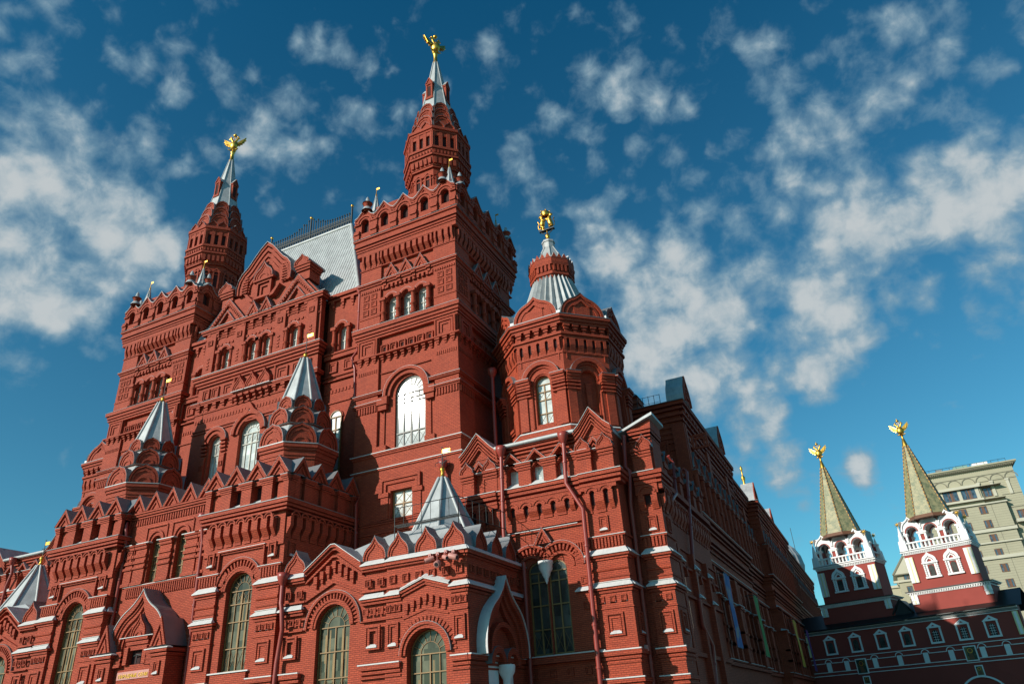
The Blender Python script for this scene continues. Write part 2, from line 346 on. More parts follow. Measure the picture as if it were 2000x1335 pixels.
def frust(m, cx, cy, z0, z1, a0, a1, n=8, cap=True, smooth=False, rot=None):
    c = cos(pi / n); rot = -pi / 2 + pi / n if rot is None else rot
    p = lambda a, z: [(cx + a / c * cos(rot + 2 * pi * i / n), cy + a / c * sin(rot + 2 * pi * i / n), z) for i in range(n)]
    A, B = p(a0, z0), p(a1, z1); m.grid([A, B], True, smooth)
    if cap: m.face(B); m.face(A[::-1])
def ribs(m, cx, cy, z0, z1, a0, a1, r, n=8):
    c = cos(pi / n)
    for i in range(n):
        g = -pi / 2 + pi / n + 2 * pi * i / n; tube(m, [(cx + a0 / c * cos(g), cy + a0 / c * sin(g), z0), (cx + a1 / c * cos(g), cy + a1 / c * sin(g), z1)], r, 6)
def lathe(m, cx, cy, prof, n=20): m.grid([[(cx + r * cos(2 * pi * i / n), cy + r * sin(2 * pi * i / n), z) for i in range(n)] for r, z in prof], True, True)
def tube(m, pts, r, n=8):
    rows = []; P = [Vector(p) for p in pts]
    for i, p in enumerate(P):
        t = (P[min(i + 1, len(P) - 1)] - P[max(i - 1, 0)]).normalized(); a = t.cross(Vector((0, 0, 1)) if abs(t.z) < .95 else Vector((1, 0, 0))).normalized(); b = t.cross(a)
        rr = r[i] if isinstance(r, (list, tuple)) else r
        rows.append([p + a * rr * cos(2 * pi * k / n) + b * rr * sin(2 * pi * k / n) for k in range(n)])
    m.grid(rows, True, True); m.face(rows[0][::-1]); m.face(rows[-1])
def blob(m, c, r, n=10, k=6): 
    c = Vector(c); r = r if isinstance(r, tuple) else (r,) * 3
    m.grid([[(c.x + r[0] * sin(pi * a / k) * cos(2 * pi * b / n), c.y + r[1] * sin(pi * a / k) * sin(2 * pi * b / n), c.z + r[2] * cos(pi * a / k)) for b in range(n)] for a in range(k + 1)], True, True)
def wall(m, f, u0, u1, z0, z1, d0, d1, ops=(), n=14):
    "slab with arched (or rectangular) openings: ops = (uc, w, sill, spring, arched)"
    x = u0
    for uc, w, zs, zp, ar in sorted(ops):
        a, b = uc - w / 2, uc + w / 2
        if a > x: box(m, f, x, a, z0, z1, d0, d1)
        if zs > z0: box(m, f, a, b, z0, zs, d0, d1)
        top = arc(uc, zp, w / 2, 0, 180, n) if ar else [(b, zp), (a, zp)]
        m.face([f(b, z1, d1), f(a, z1, d1)] + [f(u, z, d1) for u, z in top[::-1]])
        for i in range(len(top) - 1): m.face((f(*top[i], d1), f(*top[i + 1], d1), f(*top[i + 1], d0), f(*top[i], d0)))
        m.face((f(a, z1, d1), f(b, z1, d1), f(b, z1, d0), f(a, z1, d0)))
        x = b
    if u1 > x: box(m, f, x, u1, z0, z1, d0, d1)
def window(par, f, uc, w, z0, zs, d, arched=True, nv=4, trans=(), loz=(), frame='wood', pane='glass_low', t=.06, fan=True):
    if pane == 'glass_low': t *= .75
    m = MB(frame); r = w / 2; top = zs
    for i in range(nv + 1):
        tt = t * (1.5 if i in (0, nv) else 1.35 if nv % 2 == 0 and i == nv // 2 else .8); u = uc - r + w * i / nv; u = min(max(u, uc - r + tt / 2), uc + r - tt / 2)
        box(m, f, u - tt / 2, u + tt / 2, z0, zs, d, d + .08)
    for z in (z0 + t * .6, zs) + tuple(trans): box(m, f, uc - r, uc + r, z - t * .55, z + t * .55, d, d + .1)
    if arched:
        ring(m, f, uc, zs, r - t * 1.2, r, d, d + .09, 16)
        if fan:
            ring(m, f, uc, zs, r * .5, r * .5 + t * .5, d, d + .05, 12)
            for k in range(1, 8): 
                a = radians(180 / 8 * k); e = t * .25
                p = lambda rr, s: (uc + rr * cos(a) - s * e * sin(a), zs + rr * sin(a) + s * e * cos(a))
                if k == 4 or 1: strip(m, f, [p(r * .5, 1), p(r * .97, 1)], [p(r * .5, -1), p(r * .97, -1)], d, d + .05)
    for za, zb in loz:
        for i in range(nv):
            ua, ub = uc - r + w * i / nv, uc - r + w * (i + 1) / nv; e = t * .25
            for (p, q) in (((ua, za), (ub, zb)), ((ua, zb), (ub, za))): strip(m, f, [(p[0], p[1] + e), (q[0], q[1] + e)], [(p[0], p[1] - e), (q[0], q[1] - e)], d, d + .035)
    if pane == 'glass_low':
        m.use('curtain'); rr = random.Random(int(abs(uc) * 100))
        for i in range(nv):
            for k in range(2):
                if rr.random() < .6: uu = uc - r + w * (i + .22 + .5 * k + rr.random() * .1) / nv; zb = z0 + (zs - z0) * rr.choice((.05, .25, .3, .5)); box(m, f, uu - .025 - rr.random() * .03, uu + .04, zb, zb + (zs - zb) * rr.choice((.5, .8, .95)), d + .012, d + .016)
    o = m.build('window', par)
    g = MB(pane); poly = [(uc - r, z0), (uc + r, z0)] + (arc(uc, zs, r, 0, 180, 16) if arched else [(uc + r, zs), (uc - r, zs)])
    poly = poly[:2] + (poly[3:-1] if arched else poly[2:]) if arched else poly
    g.face([f(u, z, d + .012) for u, z in poly]); g.build('pane', o)
    return o
def column(m, f, u, z0, z1, d, r=.17):
    h = z1 - z0; p = f(u, 0, d)
    lathe(m, p[0], p[1], [(r * 1.25, z0), (r * 1.25, z0 + h * .1), (r, z0 + h * .13), (r * .95, z0 + h * .36), (r * 1.3, z0 + h * .38), (r * 1.35, z0 + h * .43), (r, z0 + h * .46), (r * .9, z0 + h * .82), (r * 1.3, z0 + h * .88)], 10)
    box(m, f, u - r * 1.5, u + r * 1.5, z1 - h * .12, z1, d - r * 1.5, d + r * 1.5)
def stack(m, x0, x1, y0, y1, steps):
    for z0, z1, e in steps: wbox(m, x0 - e, x1 + e, y0 - e, y1 + e, z0, z1)
def rim(m, x0, x1, y0, y1, z0, z1, e, gap=None):
    if gap: wbox(m, x0 - e, x1 + e, y0 + .5, y1 + e, z0, z1); box(m, FX(y0), x0 - e, gap[0], z0, z1, -.5, e); box(m, FX(y0), gap[1], x1 + e, z0, z1, -.5, e)
    else: wbox(m, x0 - e, x1 + e, y0 - e, y1 + e, z0, z1)
def capflash(m, x0, x1, y0, y1, z, e, t=.03, mt='zinc', gap=None):
    c = m.mats[m.c]; m.use(mt); rim(m, x0, x1, y0, y1, z, z + t, e + .03, gap); m.use(c)
# ------------------------------------------------------------------ ground
g = MB('pave'); g.face([(-900, -500, 0), (900, -500, 0), (900, 1400, 0), (-900, 1400, 0)]); o = g.build('ground'); o['kind'] = 'structure'
# ------------------------------------------------------------------ the museum
MU = empty('museum', (-41.2, 40, 0), 'huge red brick museum with twin tall corner towers, silver tents and gilded finials', 'museum')
C0 = -41.2
def finial_eagle(m, c, s=1.0, yaw=0):
    "double headed eagle, wings raised"
    m.use('gold'); R = Matrix.Rotation(yaw, 3, 'Z'); c = Vector(c)
    T = lambda x, y, z: c + R @ Vector((x * s * .8, y * s, z * s))
    def bl(x, y, z, rx, ry, rz):
        p = T(x, y, z); blob(m, p, (rx * s, ry * s, rz * s), 10, 6)
    bl(0, 0, .1, .16, .16, .14); bl(0, 0, 1.05, .55, .40, .66); bl(0, 0, 1.5, .30, .26, .3)
    for q in (-1, 1):
        tube(m, [T(.1 * q, 0, 1.55), T(.34 * q, 0, 1.85), T(.46 * q, 0, 2.12), T(.6 * q, 0, 2.2), T(.85 * q, -.02, 2.1)], [.16 * s, .13 * s, .12 * s, .13 * s, .03 * s], 8); tube(m, [T(0, 0, 1.4), T(.2 * q, 0, 2.0), T(.05 * q, 0, 2.6)], .035 * s, 5)
        tube(m, [T(.18 * q, 0, .6), T(.5 * q, -.05, .35), T(.75 * q, -.08, .5)], [.14 * s, .09 * s, .06 * s], 7)
        bl(.52 * q, 0, 2.38, .13, .12, .11)
        W_ = [(.28, 1.4), (.6, 1.62), (1.1, 1.95), (1.7, 2.3), (1.6, 1.95), (1.75, 1.85), (1.45, 1.65), (1.52, 1.48), (1.25, 1.4), (1.25, 1.18), (.98, 1.18), (.9, .95), (.62, 1.0), (.3, .85)]
        for dy in (-.05, .05): m.face([T(x * q, dy + .12 * (x - .3), z) for x, z in W_])
        for (a, b) in zip(W_, W_[1:] + W_[:1]): m.face([T(a[0] * q, -.05 + .12 * (a[0] - .3), a[1]), T(a[0] * q, .05 + .12 * (a[0] - .3), a[1]), T(b[0] * q, .05 + .12 * (b[0] - .3), b[1]), T(b[0] * q, -.05 + .12 * (b[0] - .3), b[1])])
        for k in range(4): tube(m, [T((.5 + .2 * k) * q, -.1 + .03 * k, 1.15 + .05 * k), T((1.0 + .2 * k) * q, -.02 + .04 * k, 1.5 + .25 * k)], [.07 * s, .03 * s], 6)
    tube(m, [T(0, .1, .7), T(0, .2, .35), T(.02, .25, .1)], [.3 * s, .26 * s, .05 * s], 8)
    bl(0, 0, 2.68, .26, .22, .19); bl(0, 0, 2.92, .07, .06, .14)
def vane(m, x, y, z, h=1.6, scroll=True):
    m.use('gold'); lathe(m, x, y, [(.26, z - .05), (.13, z + .25), (.08, z + .4), (.17, z + .55), (.17, z + .66), (.05, z + .78), (.03, z + .85)], 10)
    m.use('iron'); tube(m, [(x, y, z + .8), (x, y, z + .8 + h)], .03, 6)
    if scroll:
        for q in (-1, 1):
            tube(m, [(x, y, z + 1.0), (x + .25 * q, y, z + 1.15), (x + .5 * q, y, z + 1.1), (x + .55 * q, y, z + .95), (x + .42 * q, y, z + .9)], .022, 5)
            tube(m, [(x, y, z + 1.25), (x + .18 * q, y, z + 1.45), (x + .3 * q, y, z + 1.3)], .02, 5)
    m.use('gold'); zf = z + .8 + h - .25; box(m, FX(y), x - .03, x + .42, zf - .13, zf + .13, -.012, .012, True); box(m, FX(y), x + .42, x + .58, zf + .03, zf + .12, -.012, .012, True); box(m, FX(y), x + .42, x + .58, zf - .12, zf - .03, -.012, .012, True)
    m.use('iron'); tube(m, [(x - .08, y, zf + .3), (x + .08, y, zf + .3)], .025, 5)
# ---- the two big towers: half widths 4.4 x 5.0
def tower_face(m, f, c, hw, front=True):
    "decor of one tower face; u measured from the face centre c, f at the pier plane"
    k = hw / 4.4; U = lambda u: c + u * k; ip = 2.45
    L = lambda z, d, t=.045: None
    for s in (-1, 1):
        a, b = sorted((U(s * ip), U(s * 4.4)))
        dent(m, f, a + .05, b - .05, 22.55, 23.05, 0, .09, 8, .55); dent(m, f, a + .1, b - .1, 25.72, 26.0, 0, .05, 10, .5)
        corbel(m, f, a, b, 27.05, .5, 0, .22, 3, .2)
        sq(m, f, (a + b) / 2, 27.85, 1.35, 1.3, 0, .14)
        for q in (-1, 1): tube(m, [f((a + b) / 2 + q * .82, 27.2, .08), f((a + b) / 2 + q * .82, 28.6, .08)], .1, 6)
        for i in range(2):
            for j in range(3): sq(m, f, (a + b) / 2 + (i - .5) * .74, 31.2 + j * .68, .52, .5, 0, .07)
        dent(m, f, a + .05, b - .05, 33.0, 33.2, 0, .07, 9, .55)
        mach(m, f, a + .2, b - .1, 3, 35.5, 36.6, .02, .26, False, False)
        box(m, f, a, b, 30.62, 30.72, 0, .06)
    # centre bay
    a, b = U(-ip), U(ip)
    corbel(m, f, a, b, 27.05, .5, -.2, .1, 8, .17)
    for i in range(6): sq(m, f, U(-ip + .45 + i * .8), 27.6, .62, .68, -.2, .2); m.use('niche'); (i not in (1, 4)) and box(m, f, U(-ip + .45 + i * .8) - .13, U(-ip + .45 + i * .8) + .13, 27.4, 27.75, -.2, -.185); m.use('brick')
    mach(m, f, a, b, 9, 35.5, 36.6, -.2, .24, False, False)
    box(m, f, a, b, 36.6, 37.05, -.2, .26); box(m, f, a, b, 33.75, 33.86, -.2, .08)
    for i in range(3): gablet(m, f, U((i - 1) * 1.36), 33.87, 1.34 * k, 1.2, -.2, .12)
    dent(m, f, a, b, 33.0, 33.3, -.2, 0, 12, .5); 
    for i in range(4): 
        column(m, f, U((i - 1.5) * 1.36), 29.8, 31.95, .1, .19); corbel(m, f, U((i - 1.5) * 1.36) - .2, U((i - 1.5) * 1.36) + .2, 33.75, .75, -.2, .2, 1, .18)
    for i in range(3): ring(m, f, U((i - 1) * 1.36), 31.75, .44, .64, -.22, .14, 12, top='flash')
    box(m, f, a, b, 33.3, 33.74, -.2, -.02)
def tower(parent, dx, dy, name='tower', eyaw=62):
    x0, x1, y0, y1 = -30.9 + dx, -22.1 + dx, 40 + dy, 50 + dy; cx, cy = (x0 + x1) / 2, (y0 + y1) / 2
    m = MB(); e = .45
    wbox(m, x0 + e, x1 - e, y0 + e, y1 - e, 0, 42)
    F = FX(y0); R = FS(x1); Lf = FL(x0); ip = 2.45
    for f, c, hw, front in ((F, cx, 4.4, 1), (R, cy, 5.0, 0), (Lf, -cy, 5.0, 0)):
        k = hw / 4.4
        if front:
            wall(m, f, c - 4.4, c + 4.4, 0, 19.3, -e, 0, [(c - .3, 1.75, 14.5, 16.4, False)])
            wall(m, f, c - ip, c + ip, 19.3, 29.7, -e, -.2, [(c + .25, 2.55, 19.45, 23.55, True)])
        else:
            box(m, f, c - hw + e, c + hw - e, 0, 19.3, -e, 0); box(m, f, c - ip * k, c + ip * k, 19.3, 29.7, -e, -.2)
        for s in (-1, 1):
            a, b = sorted((c + s * ip * k, c + s * (hw if front else hw - e)))
            box(m, f, a, b, 19.3, 38, -e, 0)
        wall(m, f, c - ip * k, c + ip * k, 29.7, 38, -e, -.2, [(c + (i - 1) * 1.36 * k, .82, 29.85, 31.7, True) for i in range(3)])
        tower_face(m, f, c, hw)
        # crown with five niches and wavy gables
        n = 5; p = (hw + .45) * 2 / n; top = []; ops = []
        for i in range(n):
            u = c - hw - .45 + p * i
            top += [(u, 40.35)] + [(u + p * t, 40.35 + hgt) for t, hgt in ((.16, .18), (.3, .5), (.5, .98), (.7, .5), (.84, .18))]
            ops.append((u + p / 2, .72, 38.85, 39.85, True))
        top.append((c + hw + .45, 40.35))
        q_ = 0 if front else .4; wall(m, f, c - hw - .45 + q_, c + hw + .45 - q_, 38.2, 40.36, .05, .45, ops)
        prism(m, f, [(c - hw - .45 + q_, 40.36), (c + hw + .45 - q_, 40.36)] + top[::-1][1:-1], .05, .46)
        c_ = m.mats[m.c]; m.use('zinc_grey'); strip(m, f, [(u, z + .06) for u, z in top], [(u, z) for u, z in top], -.6, .66); m.use(c_)
        strip(m, f, [(u, z - .0) for u, z in top], [(u, z - .14) for u, z in top], .4, .62); strip(m, f, [(u, z - .18) for u, z in top], [(u, z - .34) for u, z in top], .4, .55)
        for u, w, zs, zp, ar in ops:
            ring(m, f, u, zp, .42, .56, .4, .53, 12); ring(m, f, u, zp, .62, .8, .4, .6, 12)
        for i in range(n + 1):
            u = c - hw - .45 + p * i; 
            if 0 < i < n: 
                for q, (z0, z1, dd) in enumerate(((38.3, 38.75, .62), (38.75, 38.9, .72), (38.9, 39.15, .66), (39.75, 39.9, .64), (39.15, 39.75, .56))): box(m, f, u - .3, u + .3, z0, z1, .4, dd)
            else:
                v = u + (.22 if i == 0 else -.22)
                for q, (z0, z1, dd) in enumerate(((38.3, 38.75, .58), (38.75, 38.9, .68), (38.9, 39.15, .62), (39.75, 39.9, .6))): box(m, f, v - .25, v + .25, z0, z1, .4, dd)
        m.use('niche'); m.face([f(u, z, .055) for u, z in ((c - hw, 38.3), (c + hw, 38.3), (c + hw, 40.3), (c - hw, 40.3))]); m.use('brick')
    # wrap-around ledges
    gp = (cx - 1.95, cx + 2.05)
    for z0, z1, ee in [(18.0, 18.12, .08), (19.08, 19.2, .08), (19.2, 19.3, .14), (23.06, 23.18, .12), (23.18, 23.3, .2), (23.85, 23.95, .12), (23.95, 24.05, .18), (27.05, 27.15, .26), (28.62, 28.8, .1), (28.8, 28.95, .2), (29.05, 29.3, .26), (29.3, 29.62, .38), (33.5, 33.68, .1), (33.68, 33.82, .2), (35.25, 35.33, .07), (36.62, 37.0, .27), (37.0, 37.15, .34), (37.25, 37.4, .38), (37.5, 37.7, .48), (37.7, 38.05, .42), (38.05, 38.2, .55)]: rim(m, x0, x1, y0, y1, z0, z1, ee, gp if 23 < z0 < 25 else None)
    for z, ee in ((18.12, .1), (19.3, .16), (24.05, .18), (23.3, .2), (29.62, .38), (33.82, .2), (38.2, .57)): capflash(m, x0, x1, y0, y1, z, ee, .02 if z > 19.5 else .05, 'zinc_grey' if z > 19.5 else 'flash', gp if 23 < z < 25 else None)
    # big window surround
    f = FX(y0); cu = cx + .05
    ring(m, f, cu, 23.55, 1.42, 1.72, -.3, .02, 20); ring(m, f, cu, 23.55, 1.72, 1.95, -.25, .18, 20, top='flash')
    for s in (-1, 1):
        box(m, f, cu + s * 2.0 - .45, cu + s * 2.0 + .45, 22.9, 23.5, -.2, .22); box(m, f, cu + s * 2.0 - .35, cu + s * 2.0 + .35, 22.5, 22.9, -.2, .12); box(m, f, cu + s * 2.0 - .4, cu + s * 2.0 + .4, 19.3, 19.75, -.2, .15)
        box(m, f, cu + s * 1.95 - .04, cu + s * 1.95 + .04, 19.75, 22.5, -.2, -.1)
    box(m, f, cx - 2.3, cx + 2.0, 25.55, 25.63, -.2, -.08)
    # lower square window surround
    cu = cx - .3; ch = [(cu - 1.75, 17.3), (cu + 1.55, 17.3)]
    for k, (h, d) in enumerate(((0, .2), (.25, .12))):
        box(m, f, cu - 1.6 + h, cu + 1.6 - h, 17.1 - h, 17.3 - h, 0, d); box(m, f, cu - 1.6 + h, cu - 1.42 + h, 16.3, 17.1 - h, 0, d); box(m, f, cu + 1.42 - h, cu + 1.6 - h, 16.3, 17.1 - h, 0, d)
    for s in (-1, 1): box(m, f, cu + s * 1.35 - .4, cu + s * 1.35 + .4, 16.0, 16.3, 0, .16); box(m, f, cu + s * 1.3 - .3, cu + s * 1.3 + .3, 14.5, 16.0, 0, .08)
    for z in (14.2, 14.35, 13.6): box(m, f, x0, x1, z, z + .1, 0, .08)
    for i in range(9): sq(m, f, x0 + .6 + i * .95, 13.0, .62, .7, 0, .07)
    t = m.build(name, parent, (cx, cy, 0))
    # octagonal lantern + spire
    m = MB(); P = [(41.0, 46.1, 2.55, 2.55), (46.1, 46.3, 2.75, 2.75), (46.3, 47.3, 2.8, 2.95), (47.3, 47.5, 3.1, 3.1), (47.5, 48.1, 2.9, 3.0), (48.1, 48.35, 3.12, 3.12), (48.35, 50.2, 2.72, 2.72), (50.2, 50.45, 3.0, 3.0), (50.45, 50.75, 3.12, 3.12), (50.75, 51.3, 2.6, 2.5), (51.3, 55.0, 2.25, 1.5)]
    for z0, z1, a0, a1 in P: frust(m, cx, cy, z0, z1, a0 * .95, a1 * .95)
    for k in range(8):
        for a, fn in ((2.55 * .95, 0), (2.85 * .95, 1), (2.72 * .95, 2), (2.5 * .95, 3)):
            f = octfr(cx, cy, a, k); w = 2 * a * tan(pi / 8)
            if fn == 0:
                for s in (-1, 1):
                    u = s * w * .24; ring(m, f, u, 45.1, .2, .34, 0, .14, 8); box(m, f, u - .34, u - .2, 43, 45.1, 0, .12); box(m, f, u + .2, u + .34, 43, 45.1, 0, .12); chev(m, f, u, 45.25, .95, .5, .16, 0, .16)
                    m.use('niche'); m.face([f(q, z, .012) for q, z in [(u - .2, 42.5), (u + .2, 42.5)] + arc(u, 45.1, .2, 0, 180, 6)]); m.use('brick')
                box(m, f, -w / 2, w / 2, 44.9, 45.05, 0, .06)
            if fn == 1: dent(m, f, -w / 2, w / 2, 46.45, 47.15, -.1, .14, 5, .55); dent(m, f, -w / 2, w / 2, 47.6, 47.95, -.05, .2, 7, .5)
            if fn == 2:
                for i in range(4): box(m, f, -w / 2 + w * i / 3 - .16, -w / 2 + w * i / 3 + .16, 48.35, 50.2, 0, .24)
                for i in range(3): box(m, f, -w / 2 + w * (i + .5) / 3 - .28, -w / 2 + w * (i + .5) / 3 + .28, 49.75, 50.2, 0, .2); m.use('niche'); box(m, f, -w / 2 + w * (i + .5) / 3 - .14, -w / 2 + w * (i + .5) / 3 + .14, 48.7, 49.75, 0, .02); m.use('brick')
            if fn == 3:
                for i in range(2): kok(m, f, (i - .5) * w * .5, 50.76, w * .5, .85, -.3, .42, 'zinc_grey', .4, 1, False, 'zinc_grey')
        for z, a, h in ((51.5, 2.2, 1.5), (52.7, 1.95, 1.4), (53.8, 1.7, 1.25)):
            f = octfr(cx, cy, a * .97, k); w = 2 * a * tan(pi / 8); kok(m, f, 0, z, w * .98, h, -.5, .12, 'brick', .12, 2, False, 'zinc_grey')
    m.use('zinc'); frust(m, cx, cy, 54.85, 62.5, 1.5, .24); ribs(m, cx, cy, 54.85, 62.5, 1.5, .24, .06)
    m.use('brick')
    for k in (0, 2, 4, 6):
        zb, zt = 56.2, 58.4; a = 1.5 - 1.26 * (56.2 - 54.85) / 7.65; f = octfr(cx, cy, a * .96, k)
        box(m, f, -.36, .36, zb, zt, -.7, .05); box(m, f, -.36, -.2, zb + .2, zt - .1, .05, .12); box(m, f, .2, .36, zb + .2, zt - .1, .05, .12); box(m, f, -.42, .42, zt - .25, zt - .08, -.5, .14); box(m, f, -.42, .42, zb, zb + .25, -.1, .14)
        m.use('niche'); box(m, f, -.14, .14, zb + .45, zt - .45, .05, .07); m.use('brick'); prism(m, f, [(-.45, zt - .05), (.45, zt - .05), (0, zt + .75)], -.75, .12, 'zinc'); chev(m, f, 0, zt - .05, .8, .7, .2, .12, .18)
    m.use('gold'); lathe(m, cx, cy, [(.30, 62.35), (.30, 62.5), (.22, 62.6), (.17, 63.6), (.24, 63.7), (.24, 63.85), (.1, 64.0)], 14)
    m.build('spire', t, (cx, cy, 41))
    m = MB('gold'); finial_eagle(m, (cx, cy, 63.85), .98, radians(eyaw)); m.build('eagle_finial', t, (cx, cy, 63.9))
    # corner pinnacles and their little bells
    for sx, sy in ((-1, -1), (1, -1), (1, 1), (-1, 1)):
        qx, qy = cx + sx * 3.7, cy + sy * 4.3
        m = MB('zinc'); frust(m, qx, qy, 40.6, 41.3, .5, .45, 8); frust(m, qx, qy, 41.3, 43.5, .44, .05, 8); ribs(m, qx, qy, 41.3, 43.5, .44, .05, .03)
        vx = Vector((0, 0, 0)); m.use('gold'); lathe(m, qx, qy, [(.09, 43.4), (.06, 43.7), (.03, 43.8), (.02, 44.4)], 8); box(m, FX(qy), qx, qx + .32, 44.2, 44.37, -.01, .01, True)
        m.build('corner_pinnacle', t, (qx, qy, 41))
        for bx, by in ((qx + sx * .95, qy), (qx, qy + sy * 1.2), ):
            m = MB(); lathe(m, bx, by, [(.3, 40.9), (.3, 41.7), (.42, 41.8)], 10); m.use('zinc'); lathe(m, bx, by, [(.46, 41.8), (.2, 42.0), (.14, 42.35), (.0, 42.6)], 10); lathe(m, bx, by, [(.5, 41.0), (.32, 41.35)], 10)
            m.build('chimney_cap', t, (bx, by, 41))
    # windows
    f = FX(y0)
    window(MU, f, cx + .25, 2.5, 19.5, 23.55, -.42, True, 4, (20.55, 22.85, 23.15), ((19.55, 20.5),), 'lead', 'glass_sun', .07)
    window(MU, f, cx - .3, 1.7, 14.52, 16.38, -.4, False, 2, (15.5,), ((14.6, 15.5), (15.5, 16.3)), 'wood', 'glass_mid', .06)
    for i in range(3): window(MU, f, cx + (i - 1) * 1.36, .8, 29.87, 31.7, -.4, True, 2, (30.8,), (), 'frame_grey', 'glass_mid', .05, False)
    for i in range(3): window(MU, FS(x1), cy + (i - 1) * 1.36 * 5 / 4.4, .8, 29.87, 31.7, -.4, True, 2, (30.8,), (), 'frame_grey', 'glass_small', .05, False)
    return t
tower(MU, 0, 0); tower(MU, -28.3, .5, 'tower', 22)
# ---- middle of the upper front
def upper_middle():
    m = MB(); f = FX(40); e = .5; cx = -41.25; a, b = cx - 6.4, cx + 6.4
    wbox(m, -52, -31, 41.6, 52, 0, 34)
    wall(m, f, a, b, 12, 26.6, -e, 0, [(cx, 2.15, 20.2, 23.75, True), (cx - 3.6, 1.2, 20.2, 23.6, True), (cx + 3.6, 1.2, 20.2, 23.6, True)])
    box(m, f, a, b, 26.6, 30.0, -e, 0)
    aw = (-3.75, -.78, .78, 3.75)
    wall(m, f, a, b, 30.0, 34.4, -e, 0, [(cx + u, .66, 30.25, 31.9, True) for u in aw])
    # arch hoods
    for u, r, zs in ((-3.6, .6, 23.6), (3.6, .6, 23.6)):
        ring(m, f, cx + u, zs, r + .1, r + .35, 0, .12, 14); ring(m, f, cx + u, zs, r + .42, r + .7, 0, .25, 14, top='flash')
        for k in range(5): box(m, f, cx + u - 1.35, cx + u - .75, 23.55 - k * .3, 23.7 - k * .3, 0, .3 - k * .045); box(m, f, cx + u + .75, cx + u + 1.35, 23.55 - k * .3, 23.7 - k * .3, 0, .3 - k * .045)
        for s in (-1, 1): box(m, f, cx + u + s * 1.05 - .26, cx + u + s * 1.05 + .26, 20.2, 22.4, 0, .18); sq(m, f, cx + u + s * 1.05, 21.6, .34, .4, .18, .08)
    ring(m, f, cx, 23.75, 1.15, 1.4, 0, .12, 18); ring(m, f, cx, 23.75, 1.45, 1.75, 0, .28, 18, 0, 180, top='flash')
    for s in (-1, 1): strip(m, f, [(cx + s * 1.2, 25.05), (cx + s * .45, 25.6), (cx, 26.25)], [(cx + s * .9, 24.95), (cx + s * .2, 25.3), (cx, 25.7)], 0, .3)
    for z in (24.7, 24.95): box(m, f, a, b, z, z + .12, 0, .1)
    dent(m, f, a, b, 25.7, 26.0, 0, .05, 40, .5)
    for z0, z1, d in ((26.5, 26.62, .08), (27.2, 27.35, .28), (27.35, 27.5, .34), (29.0, 29.15, .15), (29.25, 29.45, .25), (29.5, 29.75, .38), (29.75, 29.92, .5)): box(m, f, a - d, b + d, z0, z1, -e, d)
    line(m, f, a, b, 29.92, 0, .52, .035); line(m, f, a, b, 27.5, 0, .34, .02, 'zinc_grey')
    corbel(m, f, a, b, 27.2, .6, 0, .25, 14, .2)
    for s in (-1, 1):
        for u, w in ((2.9, 1.15), (4.35, .8), (5.4, .8)): sq(m, f, cx + s * u, 28.2, w, 1.05, 0, .14)
        tube(m, [f(cx + s * 2.2, 27.5, .12), f(cx + s * 2.2, 28.9, .12)], .12, 8)
    for i in range(3):
        u = cx + (i - 1) * 1.34; kok(m, f, u, 27.52, 1.32, 1.45, 0, .4, 'brick', .4, 2, True, None); 
        corbel(m, f, u - .66, u + .66, 27.2, .7, .0, .5, 2, .2); line(m, f, u - .5, u + .5, 27.46, .3, .52, .05)
    # arcade columns, hoods
    for u in aw:
        for s in (-1, 1): column(m, f, cx + u + s * .72, 29.98, 32.15, .14, .17)
        ring(m, f, cx + u, 31.95, .42, .66, 0, .28, 12, top='flash'); ring(m, f, cx + u, 31.9, .34, .42, 0, .1, 12)
    for u in (-5.6, -2.25, 2.25, 5.6):
        box(m, f, cx + u - .55, cx + u + .55, 29.95, 34.4, 0, .22); sq(m, f, cx + u, 33.2, .5, .5, .22, .1)
        for k in range(4): box(m, f, cx + u - .12, cx + u + .12, 30.6 + k * .32, 30.75 + k * .32, .22, .28)
    corbel(m, f, a, b, 34.2, .75, 0, .25, 13, .17); dent(m, f, a, b, 32.75, 32.95, 0, .08, 30, .5)
    for z0, z1, d in ((34.2, 34.4, .3), (34.4, 34.62, .4)): box(m, f, a - d, b + d, z0, z1, -e, d)
    for z0, z1 in ((33.55, 33.62), (33.8, 33.87), (34.03, 34.1)): box(m, f, a - .05, b + .05, z0, z1, -e, .07)
    line(m, f, a, b, 34.62, -.2, .42, .03, 'zinc_grey')
    # flanking walls, one window each
    g = FX(41)
    wall(m, g, b, -30.9, 12, 34.6, -.6, 0, [(-33.3, .72, 29.3, 31.2, True)]); wall(m, g, -50.9, a, 12, 34.6, -.6, 0, [(-48.7, .72, 29.3, 31.2, True)])
    for c, w0, w1 in ((-33.3, b, -30.9), (-48.7, -50.9, a)):
        for s in (-1, 1): column(m, g, c + s * .72, 28.95, 31.4, .14, .17)
        ring(m, g, c, 31.25, .42, .66, 0, .28, 12, top='flash')
        for z0, z1, d in ((27.0, 27.15, .12), (26.6, 26.72, .2), (28.55, 28.9, .25), (28.9, 29.05, .35), (34.0, 34.2, .2), (34.3, 34.6, .35), (24.7, 24.8, .1)): box(m, g, w0, w1, z0, z1, 0, d)
        for u in (-.75, .75): sq(m, g, c + u, 27.85, .85, .95, 0, .14)
        corbel(m, g, w0, w1, 34.0, .8, 0, .2, 4, .15); dent(m, g, w0, w1, 25.6, 25.9, 0, .06, 12, .5)
    return m.build('central_wall', MU, (cx, 40, 0))
upper_middle()
f = FX(40); cx = -41.25
window(MU, f, cx, 2.1, 20.2, 23.75, -.4, True, 4, (22.9,), ((22.95, 23.65),), 'frame_grey', 'glass_mid', .06)
